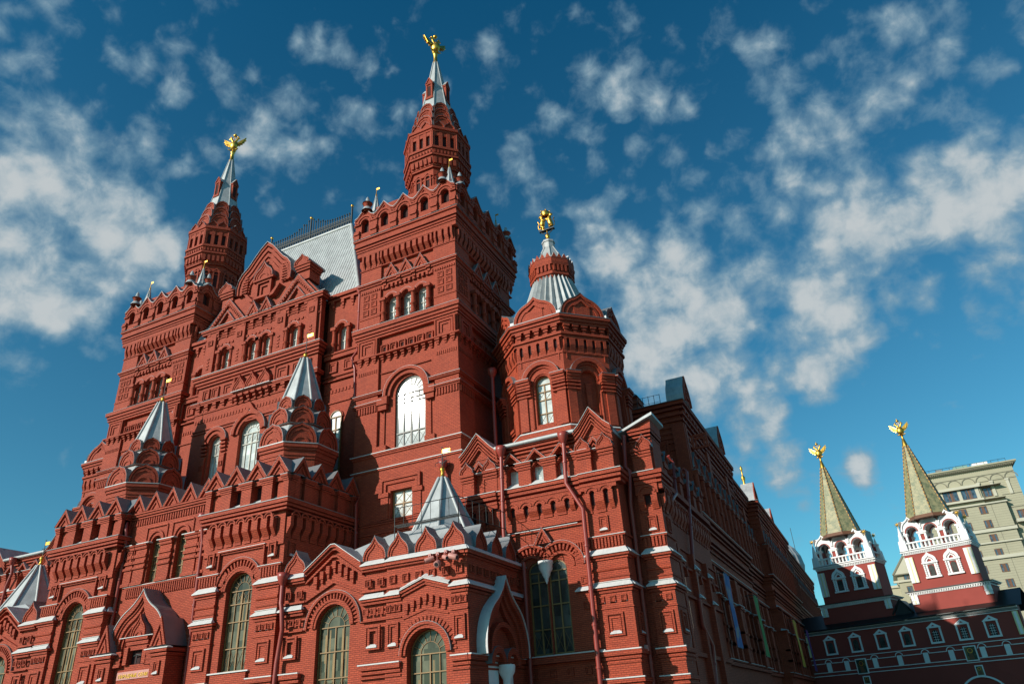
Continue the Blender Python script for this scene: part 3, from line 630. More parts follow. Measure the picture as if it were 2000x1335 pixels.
for u in (-3.6, 3.6): window(MU, f, cx + u, 1.16, 20.2, 23.6, -.4, True, 3, (22.6,), ((22.65, 23.5),), 'frame_grey', 'glass_mid', .055)
for u in (-3.75, -.78, .78, 3.75): window(MU, f, cx + u, .64, 30.27, 31.9, -.35, True, 2, (31.1,), (), 'frame_grey', 'glass_mid', .05, False)
for u in (-33.3, -48.7): window(MU, FX(41), u, .7, 29.32, 31.2, -.4, True, 2, (30.3,), (), 'frame_grey', 'glass_mid', .05, False)
def narrow(u):
    m = MB(); f = FX(40.95); ring(m, f, u, 23.45, .6, .66, 0, .05, 12); m.build('window_surround', MU); window(MU, f, u, 1.1, 17.6, 23.45, .02, True, 2, (21.4, 22.4, 20.2, 19.2), (), 'wood', 'glass_mid', .06, False)
narrow(-33.4)
def gable():
    m = MB(); f = FX(40); cx = -41.25; z = 34.67
    # ogee main gable
    pr = [(3.1, 37.2), (3.15, 37.9), (3.0, 38.7), (2.6, 39.3), (2.05, 39.75), (1.75, 40.1), (1.25, 40.75), (.7, 41.4), (0, 42.0)]
    P = [(cx + x, y) for x, y in pr]; Q = [(cx - x, y) for x, y in pr[-2::-1]]
    prism(m, f, [(cx - 6.3, z), (cx + 6.3, z), (cx + 4.2, 37.2)] + P + Q + [(cx - 4.2, 37.2)], -.9, 0, 'zinc_grey')
    full = P + Q
    for k, (s0, s1, d) in enumerate(((1.0, .93, .4), (.9, .82, .3), (.78, .7, .22), (.66, .6, .14))):
        S_ = lambda s: [(cx + (u - cx) * s, 37.2 + (y - 37.2) * s) for u, y in full]
        strip(m, f, S_(s0), S_(s1), 0, d)
    c_ = m.mats[m.c]; m.use('zinc_grey'); strip(m, f, [(u, y + .04) for u, y in full], [(u, y) for u, y in full], -2.6, .5); m.use(c_)
    # side triangles with dentilled edges, cap blocks
    for s in (-1, 1):
        u = cx + s * 3.9; gablet(m, f, u, z, 4.2, 2.55, -.2, .25, 'zinc_grey'); chev(m, f, u, z, 3.6, 2.2, .3, .25, .42)
        for q in (-1, 1):
            for i in range(9): 
                t = (i + .5) / 9; x = u + q * 1.72 * (1 - t); y = z + 1.95 * t; box(m, f, x - .07, x + .07, y - .1, y + .06, .25, .42)
        chev(m, f, u + .1, z, 1.9, 1.25, .2, .25, .5, 'flash')
        v = cx + s * 4.35
        for z0, z1, w, d in ((36.6, 37.5, .62, .15), (37.5, 37.7, .72, .3), (37.7, 37.95, .8, .4), (37.95, 38.1, .9, .5)): box(m, f, v - w, v + w, z0, z1, -1.2, d)
        kok(m, f, v, 38.1, 1.6, .95, -1.6, .5, 'zinc', .45, 2, False)
        # half gables rising to the middle frame
        strip(m, f, [(cx + s * 2.0, 36.9), (cx + s * 1.35, 36.0), (cx + s * .95, 35.9)], [(cx + s * 1.7, 36.9), (cx + s * 1.2, 36.3), (cx + s * .95, 36.15)], 0, .5)
    for s in (-.72, .72): gablet(m, f, cx + s, z, 1.35, 1.25, 0, .45)
    sq(m, f, cx, 37.05, 1.7, 1.7, 0, .35); box(m, f, cx - .62, cx + .62, 36.5, 37.6, 0, .06); box(m, f, cx - 1.15, cx + 1.15, 37.9, 38.1, 0, .5); box(m, f, cx - 1.0, cx + 1.0, 36.05, 36.2, 0, .5)
    kok(m, f, cx, 38.1, 2.1, 1.75, -.2, .45, 'zinc_grey', .45, 2, True)
    for k in range(7): 
        for s in (-1, 1): box(m, f, cx + s * 2.3 - .35, cx + s * 2.3 + .35, 37.3 + k * .28, 37.42 + k * .28, 0, .32)
    m.build('gable', MU, (cx, 40, 34))
gable()
def main_roof():
    m = MB('zinc'); e0, e1, y0, y1, z0 = -50.6, -32.0, 41.2, 50.5, 34.65; r0, r1, yr, zr = -46.8, -36.55, 45.4, 46.0
    A, B, C_, D_ = (e0, y0, z0), (e1, y0, z0), (e1, y1, z0), (e0, y1, z0); R0, R1 = (r0, yr, zr), (r1, yr, zr)
    m.use('zinc'); m.face((A, B, R1, R0)); m.face((C_, D_, R0, R1)); m.use('zinc_grey'); m.face((B, C_, R1)); m.face((D_, A, R0)); m.face((A, D_, C_, B))
    m.use('zinc')
    for a, b in ((B, R1), (A, R0), (C_, R1), (D_, R0), (R0, R1)): tube(m, [a, b], .17, 6)
    n = 62
    for i in range(n):      # standing seams
        t = (i + .5) / n; x = e0 + (e1 - e0) * t; tt = 1.0
        if x < r0: tt = (x - e0) / (r0 - e0)
        if x > r1: tt = (e1 - x) / (e1 - r1)
        tube(m, [(x, y0, z0), (x, y0 + (yr - y0) * tt, z0 + (zr - z0) * tt)], .045, 4)
    t = m.build('roof', MU, (cx, 45, z0))
    m = MB('iron'); L_ = r1 - r0; N = 34
    for i in range(N + 1):
        x = r0 + L_ * i / N; h = 1.45 + .8 * exp(-((x - (r0 + r1) / 2) / 1.6) ** 2) * (1 if i % 2 else 1.4); tube(m, [(x, yr, zr), (x, yr, zr + h)], .05, 5); blob(m, (x, yr, zr + h), .1, 6, 4)
        if i < N:
            w = L_ / N
            for q in (0, 1): tube(m, [(x + w * (q), yr, zr + .15), (x + w * .5, yr, zr + .5), (x + w * (1 - q), yr, zr + 1.1)], .04, 4)
            tube(m, [(x + w * .5 + .15 * cos(k), yr, zr + .75 + .15 * sin(k)) for k in [j * .8 for j in range(8)]], .035, 4)
    for z in (.1, .6, 1.05): tube(m, [(r0, yr, zr + z), (r1, yr, zr + z)], .045, 5)
    for x, h in ((r0, 2.2), (r1, 2.3), ((r0 + r1) / 2, 2.8)): tube(m, [(x, yr, zr), (x, yr, zr + h)], .09, 6); m.use('gold'); blob(m, (x, yr, zr + h), .16, 8, 5); m.use('iron')
    m.build('ridge_cresting', t, (cx, yr, zr))
main_roof()
# ---- octagonal side tower with kokoshnik ring and pleated roof
def statue(m, x, y, z, s=1.0):
    "rampant lion and unicorn back to back under a crown, on a bracket"
    m.use('iron'); box(m, FX(y), x - .75 * s, x + .75 * s, z, z + .09, -.16, .16, True); tube(m, [(x - .7 * s, y, z), (x, y, z - .45)], .04, 5); tube(m, [(x + .7 * s, y, z), (x, y, z - .45)], .04, 5)
    m.use('gold')
    for q in (-1, 1):
        T = lambda a, b, c=0: (x + q * a * s, y + c, z + .09 + b * s)
        tube(m, [T(.55, .3), T(.42, .62), T(.36, .95), T(.34, 1.25), T(.42, 1.5)], [.16 * s, .25 * s, .23 * s, .22 * s, .13 * s], 9)
        tube(m, [T(.4, 1.4), T(.44, 1.62), T(.6, 1.64), T(.68, 1.56)], [.17 * s, .2 * s, .14 * s, .07 * s], 8)
        for e in (-.1, .1):
            tube(m, [T(.5, .45, e), T(.28, .3, e * 1.2), T(.4, .02, e * 1.2), T(.26, .0, e * 1.2)], [.17 * s, .1 * s, .07 * s, .06 * s], 7)
            tube(m, [T(.36, 1.2, e), T(.16, 1.12 + e, e * 1.4), T(.03, 1.3 + e, e)], [.11 * s, .08 * s, .06 * s], 7)
        tube(m, [T(.58, .3), T(.8, .3), T(.85, .7), T(.72, .95), T(.84, 1.15)], [.05 * s, .045 * s, .04 * s, .05 * s, .08 * s], 6)
    lathe(m, x, y, [(.34 * s, z + 1.72 * s), (.36 * s, z + 1.82 * s), (.46 * s, z + 2.05 * s), (.3 * s, z + 2.22 * s), (.08 * s, z + 2.3 * s), (.1 * s, z + 2.4 * s), (0, z + 2.48 * s)], 12)
    for k in range(6): blob(m, (x + .46 * s * cos(k * pi / 3), y + .46 * s * sin(k * pi / 3), z + 2.12 * s), .08 * s, 6, 4)
def octower(dx, dy=0):
    cx, cy = -16.7 + dx, 46.2 + dy; a = 4.18; m = MB(); w = 2 * a * tan(pi / 8)
    frust(m, cx, cy, 14, 27.2, a - .45, a - .45); frust(m, cx, cy, 17.4, 18.9, a + .35, a + .2); m.use('flash'); frust(m, cx, cy, 18.9, 19.0, a + .25, a + .2); m.use('brick'); frust(m, cx, cy, 19.0, 19.15, a + .1, a + .1)
    for z0, z1, q in ((24.35, 24.5, .06), (25.55, 25.72, .16), (25.72, 25.9, .3), (26.55, 26.72, .34), (26.72, 26.95, .46), (26.95, 27.15, .6)): frust(m, cx, cy, z0, z1, a + q, a + q)
    m.use('zinc_grey'); frust(m, cx, cy, 27.15, 27.2, a + .62, a + .62); m.use('brick')
    for k in range(8):
        f = octfr(cx, cy, a, k)
        wall(m, f, -w / 2, w / 2, 18, 26.6, -.45, 0, [(0, 1.15 if k % 2 == 0 else 1.25, 19.45, 22.45, True)])
        ring(m, f, 0, 22.45, .66, .8, 0, .07, 14); ring(m, f, 0, 22.6, .95, 1.12, 0, .12, 16); ring(m, f, 0, 22.6, 1.12, 1.42, 0, .3, 16, top='flash')
        for s in (-1, 1):
            for j, (uu, ww, dd) in enumerate(((1.42, .3, .42), (.98, .16, .22))): box(m, f, s * uu - ww, s * uu + ww, 19.1, 22.2, 0, dd * .55)
            for j, (z0, z1, dd) in enumerate(((21.5, 21.62, .32), (21.75, 21.87, .36), (22.0, 22.12, .4), (22.2, 22.42, .36), (22.42, 22.6, .46), (22.6, 22.78, .56))): box(m, f, s * 1.3 - .5, s * 1.3 + .5 - (.0), z0, z1, 0, dd)
            m.use('zinc_grey'); box(m, f, s * 1.3 - .52, s * 1.3 + .52, 22.78, 22.81, 0, .58); m.use('brick')
            tube(m, [f(s * .8, 19.2, .05), f(s * .8, 22.3, .05)], .09, 6); box(m, f, s * 1.45 - .03, s * 1.45 + .03, 23.9, 24.35, 0, .06)
        mach(m, f, -w / 2 + .1, w / 2 - .1, 5, 24.55, 25.5, .02, .2, False, False); corbel(m, f, -w / 2, w / 2, 26.55, .6, .12, .36, 5, .24)
        g_ = octfr(cx, cy, a + .1, k); kok(m, g_, 0, 27.2, 3.35, 2.05, -1.35, .12, 'zinc', .28, 2, False, 'zinc')
        box(m, g_, -.62, .62, 27.25, 28.1, .12, .17); chev(m, g_, 0, 28.1, 1.5, .6, .16, .12, .24)
        if k % 2: 
            m.use('niche' if 0 else 'brick'); m.face([f(u, z, -.3) for u, z in [(-.7, 19.4), (.7, 19.4), (.7, 23.2), (-.7, 23.2)]])
            box(m, f, -.2, .2, 20.4, 22.2, -.3, -.16)
            for i in range(4): box(m, f, -.16 + i * .09, -.12 + i * .09, 19.95, 20.4, -.3, -.12)
            for q, (z0, z1, dd) in enumerate(((19.75, 19.95, .15), (19.6, 19.75, .05))): box(m, f, -.45, .45, z0, z1, -.3, dd)
    m.use('zinc'); n = 32; pr = []
    for z, r in ((27.6, 4.0), (28.6, 3.15), (30.0, 2.45), (31.2, 2.05), (32.7, 1.55)):
        pr.append([(cx + r * (1.06 if i % 2 else .93) * cos(2 * pi * i / (2 * n)), cy + r * (1.06 if i % 2 else .93) * sin(2 * pi * i / (2 * n)), z) for i in range(2 * n)])
    m.grid(pr, True, False)
    m.use('brick')
    for z0, z1, a0, a1 in ((32.4, 32.75, 1.45, 1.55), (32.75, 33.0, 1.66, 1.66), (33.0, 33.6, 1.56, 1.6), (33.6, 33.85, 1.72, 1.76), (33.85, 34.25, 1.7, 1.72)): frust(m, cx, cy, z0, z1, a0, a1)
    for k in range(8):
        f = octfr(cx, cy, 1.6, k); ww = 1.32; dent(m, f, -ww / 2, ww / 2, 33.05, 33.6, -.05, .12, 4, .45)
        for i in range(3): prism(m, f, [(-.66 + .44 * i, 34.25), (-.22 + .44 * i, 34.25), (-.44 + .44 * i, 34.72)], -.1, .15, 'flash')
    m.use('zinc'); frust(m, cx, cy, 34.1, 36.3, 1.45, .42); ribs(m, cx, cy, 34.1, 36.3, 1.45, .42, .05); frust(m, cx, cy, 36.2, 36.75, .46, .46); frust(m, cx, cy, 36.75, 36.95, .52, .5); frust(m, cx, cy, 36.95, 37.1, .4, .3)
    m.use('gold'); lathe(m, cx, cy, [(.3, 37.05), (.25, 37.2), (.12, 37.35), (.2, 37.5), (.2, 37.6), (.07, 37.75), (.05, 38.1)], 12)
    m.use('stone')
    for k in range(8):       # floodlights on the ledge
        g = radians(-90 + 45 * k + 22.5); p = (cx + 4.75 * cos(g), cy + 4.75 * sin(g)); wbox(m, p[0] - .14, p[0] + .14, p[1] - .14, p[1] + .14, 27.25, 27.55)
    t = m.build('octagonal_tower', MU, (cx, cy, 14))
    m = MB('gold'); statue(m, cx, cy, 38.15, .88); m.build('rampant_beasts_finial', t, (cx, cy, 38))
    window(MU, octfr(cx, cy, a, 0), 0, 1.12, 19.47, 22.45, -.38, True, 2, (20.3, 21.3, 21.9), ((19.5, 20.3), (21.3, 21.9)), 'wood', 'glass_mid', .05, False)
octower(0); octower(-48.0, 2.1)
# ---- lower front: shared bands
def lowpier(m, f, u0, u1, d0, d, dents=True, zt=11.05, panel=True, nsq=3):
    w = u1 - u0; c = (u0 + u1) / 2
    box(m, f, u0, u1, 0, zt, d0, d)
    for z0, z1, e in ((3.2, 3.3, .06), (3.42, 3.62, .14), (4.35, 4.45, .05), (4.55, 4.67, .09), (4.75, 4.98, .17), (7.1, 7.16, .05), (7.95, 8.05, .08), (8.1, 8.26, .18), (8.75, 8.85, .05), (9.72, 9.84, .08), (9.86, 10.02, .2)): box(m, f, u0 - e, u1 + e, z0, z1, d0, d + e)
    line(m, f, u0, u1, 3.62, d, d + .16, .06); line(m, f, u0, u1, 4.98, d, d + .18, .06)
    flash(m, f, u0 + .03, u1 - .03, 8.28, d, d + .2, .24); flash(m, f, u0 + .03, u1 - .03, 10.04, d, d + .22, .3)
    tube(m, [f(u0 - .02, 9.2, d - .02), f(u1 + .02, 9.2, d - .02)], .11, 8); line(m, f, u0, u1, 8.52, d, d + .04, .03)
    if panel: sq(m, f, c, 6.3, min(1.0, w * .62), 1.2, d, .1, True)
    p = w / nsq
    for i in range(nsq): sq(m, f, u0 + p * (i + .5) * .86 + w * .07, 7.6, .34, .36, d, .08); line(m, f, u0 + p * (i + .5) * .86 + w * .07 - .13, u0 + p * (i + .5) * .86 + w * .07 + .13, 7.42, d, d + .05, .03)
    if dents: dent(m, f, u0 + .03, u1 - .03, 10.42, 10.95, d, d + .1, max(5, int(w / .2)), .55); box(m, f, u0 - .1, u1 + .1, 10.95, 11.04, d0, d + .12); line(m, f, u0, u1, 11.04, d, d + .12, .035)
def zig(m, f, u0, u1, n, z0, h, d0, d1, base=True):
    p = (u1 - u0) / n
    for i in range(n):
        c = u0 + p * (i + .5); prism(m, f, [(c - p / 2, z0), (c + p / 2, z0), (c, z0 + h)], d0, d1, 'zinc_grey'); chev(m, f, c, z0, p, h, .3, d1, d1 + .16, 'grey'); chev(m, f, c, z0 + .02, p * .55, h * .5, .16, d1, d1 + .08)
def attic(m, f, u0, u1, n, z0, d0, d1):
    "row of posts with niches, shade painted on their backs, under a zigzag"
    p = (u1 - u0) / n
    m.use('brick'); box(m, f, u0, u1, z0, z0 + 1.62, d0 - .5, d0)
    for i in range(n + 1):
        c = u0 + p * i; a, b = max(u0, c - p * .24), min(u1, c + p * .24)
        box(m, f, a, b, z0, z0 + 1.15, d0, d1)
        for k, (za, zb, e) in enumerate(((1.12, 1.22, .05), (1.24, 1.36, .1), (1.36, 1.5, .16))): box(m, f, a - e * (i > 0), b + e * (i < n), z0 + za, z0 + zb, d0, d1 + e)
        m.use('zinc_grey'); box(m, f, a - .18 * (i > 0), b + .18 * (i < n), z0 + 1.5, z0 + 1.53, d0, d1 + .18); m.use('brick')
        if i < n:
            box(m, f, b, c + p - p * .24, z0 + 1.22, z0 + 1.5, d0, d1 - .1); flash(m, f, b + .1, c + p * .74 - .1, z0 + .27, d0 + .02, d0 + .2, .16, .03)
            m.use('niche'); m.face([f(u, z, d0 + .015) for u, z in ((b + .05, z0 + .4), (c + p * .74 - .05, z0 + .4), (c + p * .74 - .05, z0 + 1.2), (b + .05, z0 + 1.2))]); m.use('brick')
    zig(m, f, u0 - .1, u1 + .1, n, z0 + 1.6, 1.2, d0 - 1.2, d1 + .02)
def bay(c, side_end=40.0):
    m = MB(); Y = 33.35; f = FX(Y); hw = 3.2; a, b = c - hw, c + hw; e = .6
    wbox(m, a + .02, b - .02, Y + e, 40.2, 0, 17)
    wall(m, f, a, b, 0, 12.2, -e, -.12, [(c, 2.05, 5.5, 9.95, True)])
    lowpier(m, f, a, a + 1.55, -.12, .06); lowpier(m, f, b - 1.55, b, -.12, .06)
    for s in (-1, 1): box(m, f, c + s * 1.37 - .28, c + s * 1.37 + .28, 10.42, 11.04, -.12, 0)
    ring(m, f, c, 9.98, 1.06, 1.22, -.2, -.02, 18); vous(m, f, c, 9.98, 1.34, 1.72, -.12, .02, 19); ring(m, f, c, 9.98, 1.72, 1.86, -.12, .1, 20, top='flash'); ring(m, f, c, 9.98, 1.22, 1.34, -.12, .0, 18)
    line(m, f, c - 1.3, c + 1.3, 5.42, -.12, .1, .07); box(m, f, c - 1.3, c + 1.3, 4.7, 5.42, -.12, .04); dent(m, f, c - 1.2, c + 1.2, 4.2, 4.7, -.12, .0, 12, .5)
    # upper wall on three sides
    box(m, f, a, b, 12.2, 15, -e, 0); box(m, f, a, b, 11.05, 12.2, -.12, -.03, False) if 0 else None
    for ff, u0, u1, n, dsp in ((f, a, b, 7, 1), (FS(b), Y, side_end, 8, 1), (FL(a), -side_end, -Y, 8, 0)):
        if ff is not f: box(m, ff, u0 + .0 if ff.N.x < 0 else u0 + e, u1 - (e if ff.N.x < 0 else 0), 0, 15, -.3, -.002)
        q = .5
        mach(m, ff, u0 + q * (ff is f) + .1, u1 - q * (ff is f) - .1, n, 12.75, 13.95, .02, .36)
        ax, bx = (u0 + .0, u1 - .0)
        for s in (u0 + .75, u1 - .75): sq(m, ff, s, 11.95, .58, .9, 0, .1, True)
        if ff is f:
            box(m, ff, c - 1.8, c + 1.8, 12.3, 12.38, 0, .1); line(m, ff, c - 1.8, c + 1.8, 12.38, 0, .08, .03)
            for s in (-1, 1): box(m, ff, c + s * 1.8 - .05, c + s * 1.8 + .05, 11.2, 12.3, -.12, .08)
        else:
            ua, ub = (u0 + .12, u1) if ff.N.x > 0 else (u0, u1 - .12)
            for z0, z1, d in ((4.75, 4.98, .17), (8.1, 8.26, .18), (9.86, 10.02, .2), (10.95, 11.04, .12)): box(m, ff, ua, ub, z0, z1, 0, d - .004)
            flash(m, ff, ua + .1, ub - .1, 8.285, 0, .2, .24); flash(m, ff, ua + .1, ub - .1, 10.045, 0, .22, .3)
    for z0, z1, d in ((14.18, 14.3, .3), (14.42, 14.55, .34), (14.62, 14.85, .42)): wbox(m, a - d, b + d, Y - d, 40.2, z0, z1)
    m.use('zinc_grey'); wbox(m, a - .46, b + .46, Y - .46, 40.2, 14.85, 14.89); m.use('brick')
    x = .2
    attic(m, f, a - x, b + x, 4, 14.89, -.35, x); attic(m, FS(b), Y + .05, side_end, 4, 14.89, -.35, x); attic(m, FL(a), -side_end, -Y - .05, 4, 14.89, -.35, x)
    m.use('zinc_grey'); m.face([(a + .4, Y + .4, 16.6), (b - .4, Y + .4, 16.6), (b - .4, 40.3, 17.4), (a + .4, 40.3, 17.4)])
    m.build('bay', MU, (c, Y, 0))
    window(MU, f, c, 2.0, 5.52, 9.95, -.5, True, 4, (6.75, 8.2, 9.2), ((5.6, 6.7), (9.25, 9.9)), 'wood', 'glass_low', .06)
bay(-33.85); bay(-48.45)
def centre():
    m = MB(); Y = 34.0; f = FX(Y); c = -41.15; a, b = -45.3, -37.0
    wbox(m, a, b, Y + .5, 40.2, 0, 16.4)
    wall(m, f, a, b, 10, 16.3, -.5, 0, [(c - 1.2, .95, 11.55, 14.15, True), (c + 1.2, .95, 11.55, 14.15, True)]); box(m, f, a, b, 0, 10, -.5, 0)
    dent(m, f, a + .9, b - .9, 10.75, 11.35, 0, .1, 34, .5); box(m, f, a + .8, b - .8, 11.35, 11.45, 0, .12); line(m, f, a + .8, b - .8, 11.45, 0, .12, .035)
    for u in (-3.3, -2.3, 0, 2.3, 3.3):
        w = .5 if abs(u) < 3 else .35
        box(m, f, c + u - w, c + u + w, 11.45, 14.2, 0, .14)
        for z0, z1, d in ((11.5, 11.7, .22), (12.55, 12.7, .24), (12.9, 13.1, .24), (13.3, 13.5, .22), (13.85, 14.05, .24), (14.05, 14.2, .32)): box(m, f, c + u - w - .05, c + u + w + .05, z0, z1, 0, d)
        flash(m, f, c + u - w, c + u + w, 14.22, 0, .28, .12)
    for s in (-1, 1):
        ring(m, f, c + s * 1.2, 14.25, .62, .75, 0, .1, 14); box(m, f, c + s * 1.2 - .95, c + s * 1.2 + .95, 15.2, 15.28, 0, .1)
        for q in (-1, 1): box(m, f, c + s * 1.2 + q * .95 - .04, c + s * 1.2 + q * .95 + .04, 14.4, 15.2, 0, .08)
        sq(m, f, c + s * 3.3, 13.4, .5, .8, .14, .08)
    dent(m, f, a + .3, b - .3, 15.55, 15.95, 0, .08, 34, .5)
    for z0, z1, d in ((16.0, 16.1, .1), (16.15, 16.3, .2), (16.3, 16.42, .28)): box(m, f, a, b, z0, z1, -.3, d)
    zig(m, f, a + .1, b - .1, 5, 16.45, 1.25, -1.4, .14)
    m.use('zinc_grey'); m.face([(a, Y + .5, 16.5), (b, Y + .5, 16.5), (b, 40.3, 17.5), (a, 40.3, 17.5)])
    m.build('entrance_wall', MU, (c, Y, 0))
    for s in (-1, 1): window(MU, f, c + s * 1.2, .92, 11.57, 14.15, -.4, True, 2, (12.4, 13.3), ((11.6, 12.4), (12.4, 13.3), (13.3, 14.1)), 'wood', 'glass_low', .05, False)
centre()
def portal():
    m = MB(); Y = 32.7; f = FX(Y); c = -41.1; z0 = 7.3
    wbox(m, c - 2.6, c + 2.6, Y + .7, 34.1, 0, 7.3); P = [(x, y) for x, y in kpoly(4.6, 3.5, .34, n=10)]
    prism(m, f, [(c + x, z0 + y) for x, y in P], -1.4, -.5, 'zinc_grey'); 
    for s0, s1, d in ((1.0, .88, 0), (.88, .82, -.1), (.82, .72, -.18), (.72, .64, -.3), (.64, .6, -.4)): strip(m, f, [(c + x * s0, z0 + y * s0) for x, y in P], [(c + x * s1, z0 + y * s1) for x, y in P], -.5, d)
    m.use('zinc'); strip(m, f, [(c + x * 1.012, z0 + y * 1.012 + .02) for x, y in P], [(c + x * 1.001, z0 + y * 1.001) for x, y in P], -1.3, .04); m.use('zinc_grey'); strip(m, f, [(c + x * 1.02, z0 + y * 1.02 + .03) for x, y in P], [(c + x * 1.013, z0 + y * 1.013 + .02) for x, y in P], -1.3, 0); m.use('brick')
    g = f.off(-.5); kok(m, g, c, 8.05, 1.25, 1.35, 0, .35, 'zinc_grey', .4, 2, True, None)
    for k, (z, h, d) in enumerate(((7.85, .18, .45), (7.6, .2, .36), (7.3, .25, .28))): box(m, f, c - .95, c + .95, z, z + h, -.5, d - .5)
    line(m, f, c - .95, c + .95, 8.03, -.5, -.02, .04)
    for s in (-1, 1): box(m, f, c + s * .8 - .16, c + s * .8 + .16, 6.5, 7.5, -.5, -.1)
    m.use('niche'); box(m, f, c - .64, c + .64, 6.5, 7.3, -.6, -.49); m.use('brick'); box(m, f, c - 2.6, c + 2.6, 4.2, 6.5, -.7, -.3)
    for s in (-1, 1):
        u = c + s * 2.35
        box(m, f, u - .62, u + .62, 0, 6.9, -1.2, .12); sq(m, f, u, 6.1, .5, .75, .12, .1, True); box(m, f, u - .75, u + .75, 6.75, 6.9, -1.2, .24); box(m, f, u - .85, u + .85, 6.95, 7.15, -1.2, .36); box(m, f, u - .7, u + .7, 4.75, 4.98, -1.2, .25)
        flash(m, f, u - .6, u + .6, 7.17, 0, .36, .12); gablet(m, f, u, 7.3, 1.3, 1.65, -1.3, .26, 'zinc_grey', None)
        box(m, f, u - s * .95 - .3, u - s * .95 + .3, 6.5, 7.2, -.6, -.05)
        for k in range(4): box(m, f, c + s * 1.45 - .35, c + s * 1.45 + .35, 6.4 + k * .26, 6.52 + k * .26, -.5, -.02)
    m.use('iron'); tube(m, [f(c - .3, 6.98, -.35), f(c, 7.05, -.3), f(c + .3, 6.98, -.35)], .04, 5); tube(m, [f(c, 7.05, -.3), f(c, 6.55, -.3)], .03, 5); m.use('brick')
    p = m.build('portal', MU, (c, Y, 0))
    m = MB('lamp_pink'); box(m, f, c - 1.4, c + 1.4, 5.70, 6.14, -.3, -.24, True); s_ = m.build('sign_board', p)
    for txt, u in (('ПАРАДНЫЕ', -.45), ('СЕНИ', .86)):
        cu = bpy.data.curves.new('lettering', 'FONT'); cu.body = txt; cu.size = .28; cu.align_x = 'CENTER'; cu.extrude = .012
        o = bpy.data.objects.new('lettering', cu); COL.objects.link(o); dg = bpy.context.evaluated_depsgraph_get(); dg.update(); me = bpy.data.meshes.new_from_object(o.evaluated_get(dg)); COL.objects.unlink(o); bpy.data.objects.remove(o)
        me.materials.clear(); me.materials.append(M['gold']); q = bpy.data.objects.new('lettering', me); COL.objects.link(q); q.parent = s_
        w = Vector(f(c + u, 5.79, -.225)); q.location = w - ORG[s_.name]; q.rotation_euler = (pi / 2, 0, 0)
portal()
# ---- kokoshnik turrets above the bays
def turret(cx, cy):
    m = MB(); frust(m, cx, cy, 16.6, 18.4, 2.4, 2.4)
    for z0, z1, a in ((18.4, 18.6, 2.45), (18.6, 18.85, 2.5), (18.95, 19.15, 2.58), (19.15, 19.4, 2.68)): frust(m, cx, cy, z0, z1, a, a)
    frust(m, cx, cy, 18.8, 19.0, 2.45, 2.5); m.use('zinc'); frust(m, cx, cy, 19.4, 19.46, 2.72, 2.72); m.use('brick')
    for z, a, h, a2, zn in ((19.46, 2.45, 1.45, 1.9, 21.2), (21.1, 1.95, 1.25, 1.4, 22.6), (22.45, 1.45, .95, 1.25, 23.4)):
        frust(m, cx, cy, z - .1, z + h * .4, a - .05, a - .08); m.use('zinc'); frust(m, cx, cy, z + h * .4, zn, a - .06, a2 - .12, 8, False); m.use('brick'); w = 2 * a * tan(pi / 8)
        for k in range(8):
            f = octfr(cx, cy, a, k); kok(m, f, 0, z, w * 1.0, h, -.5, .12, 'zinc', .16, 2, True, 'zinc_grey')
    m.use('zinc'); frust(m, cx, cy, 23.0, 27.0, 1.42, .3); ribs(m, cx, cy, 23.0, 27.0, 1.45, .3, .1)
    t = m.build('turret', MU, (cx, cy, 16.6)); m = MB('gold'); lathe(m, cx, cy, [(.34, 26.9), (.3, 27.05), (.12, 27.3), (.05, 27.4)], 10); vane(m, cx, cy, 26.75, 1.7, False); m.build('weathervane', t, (cx, cy, 27))
    return t
turret(-33.75, 37.4); turret(-48.5, 37.3)
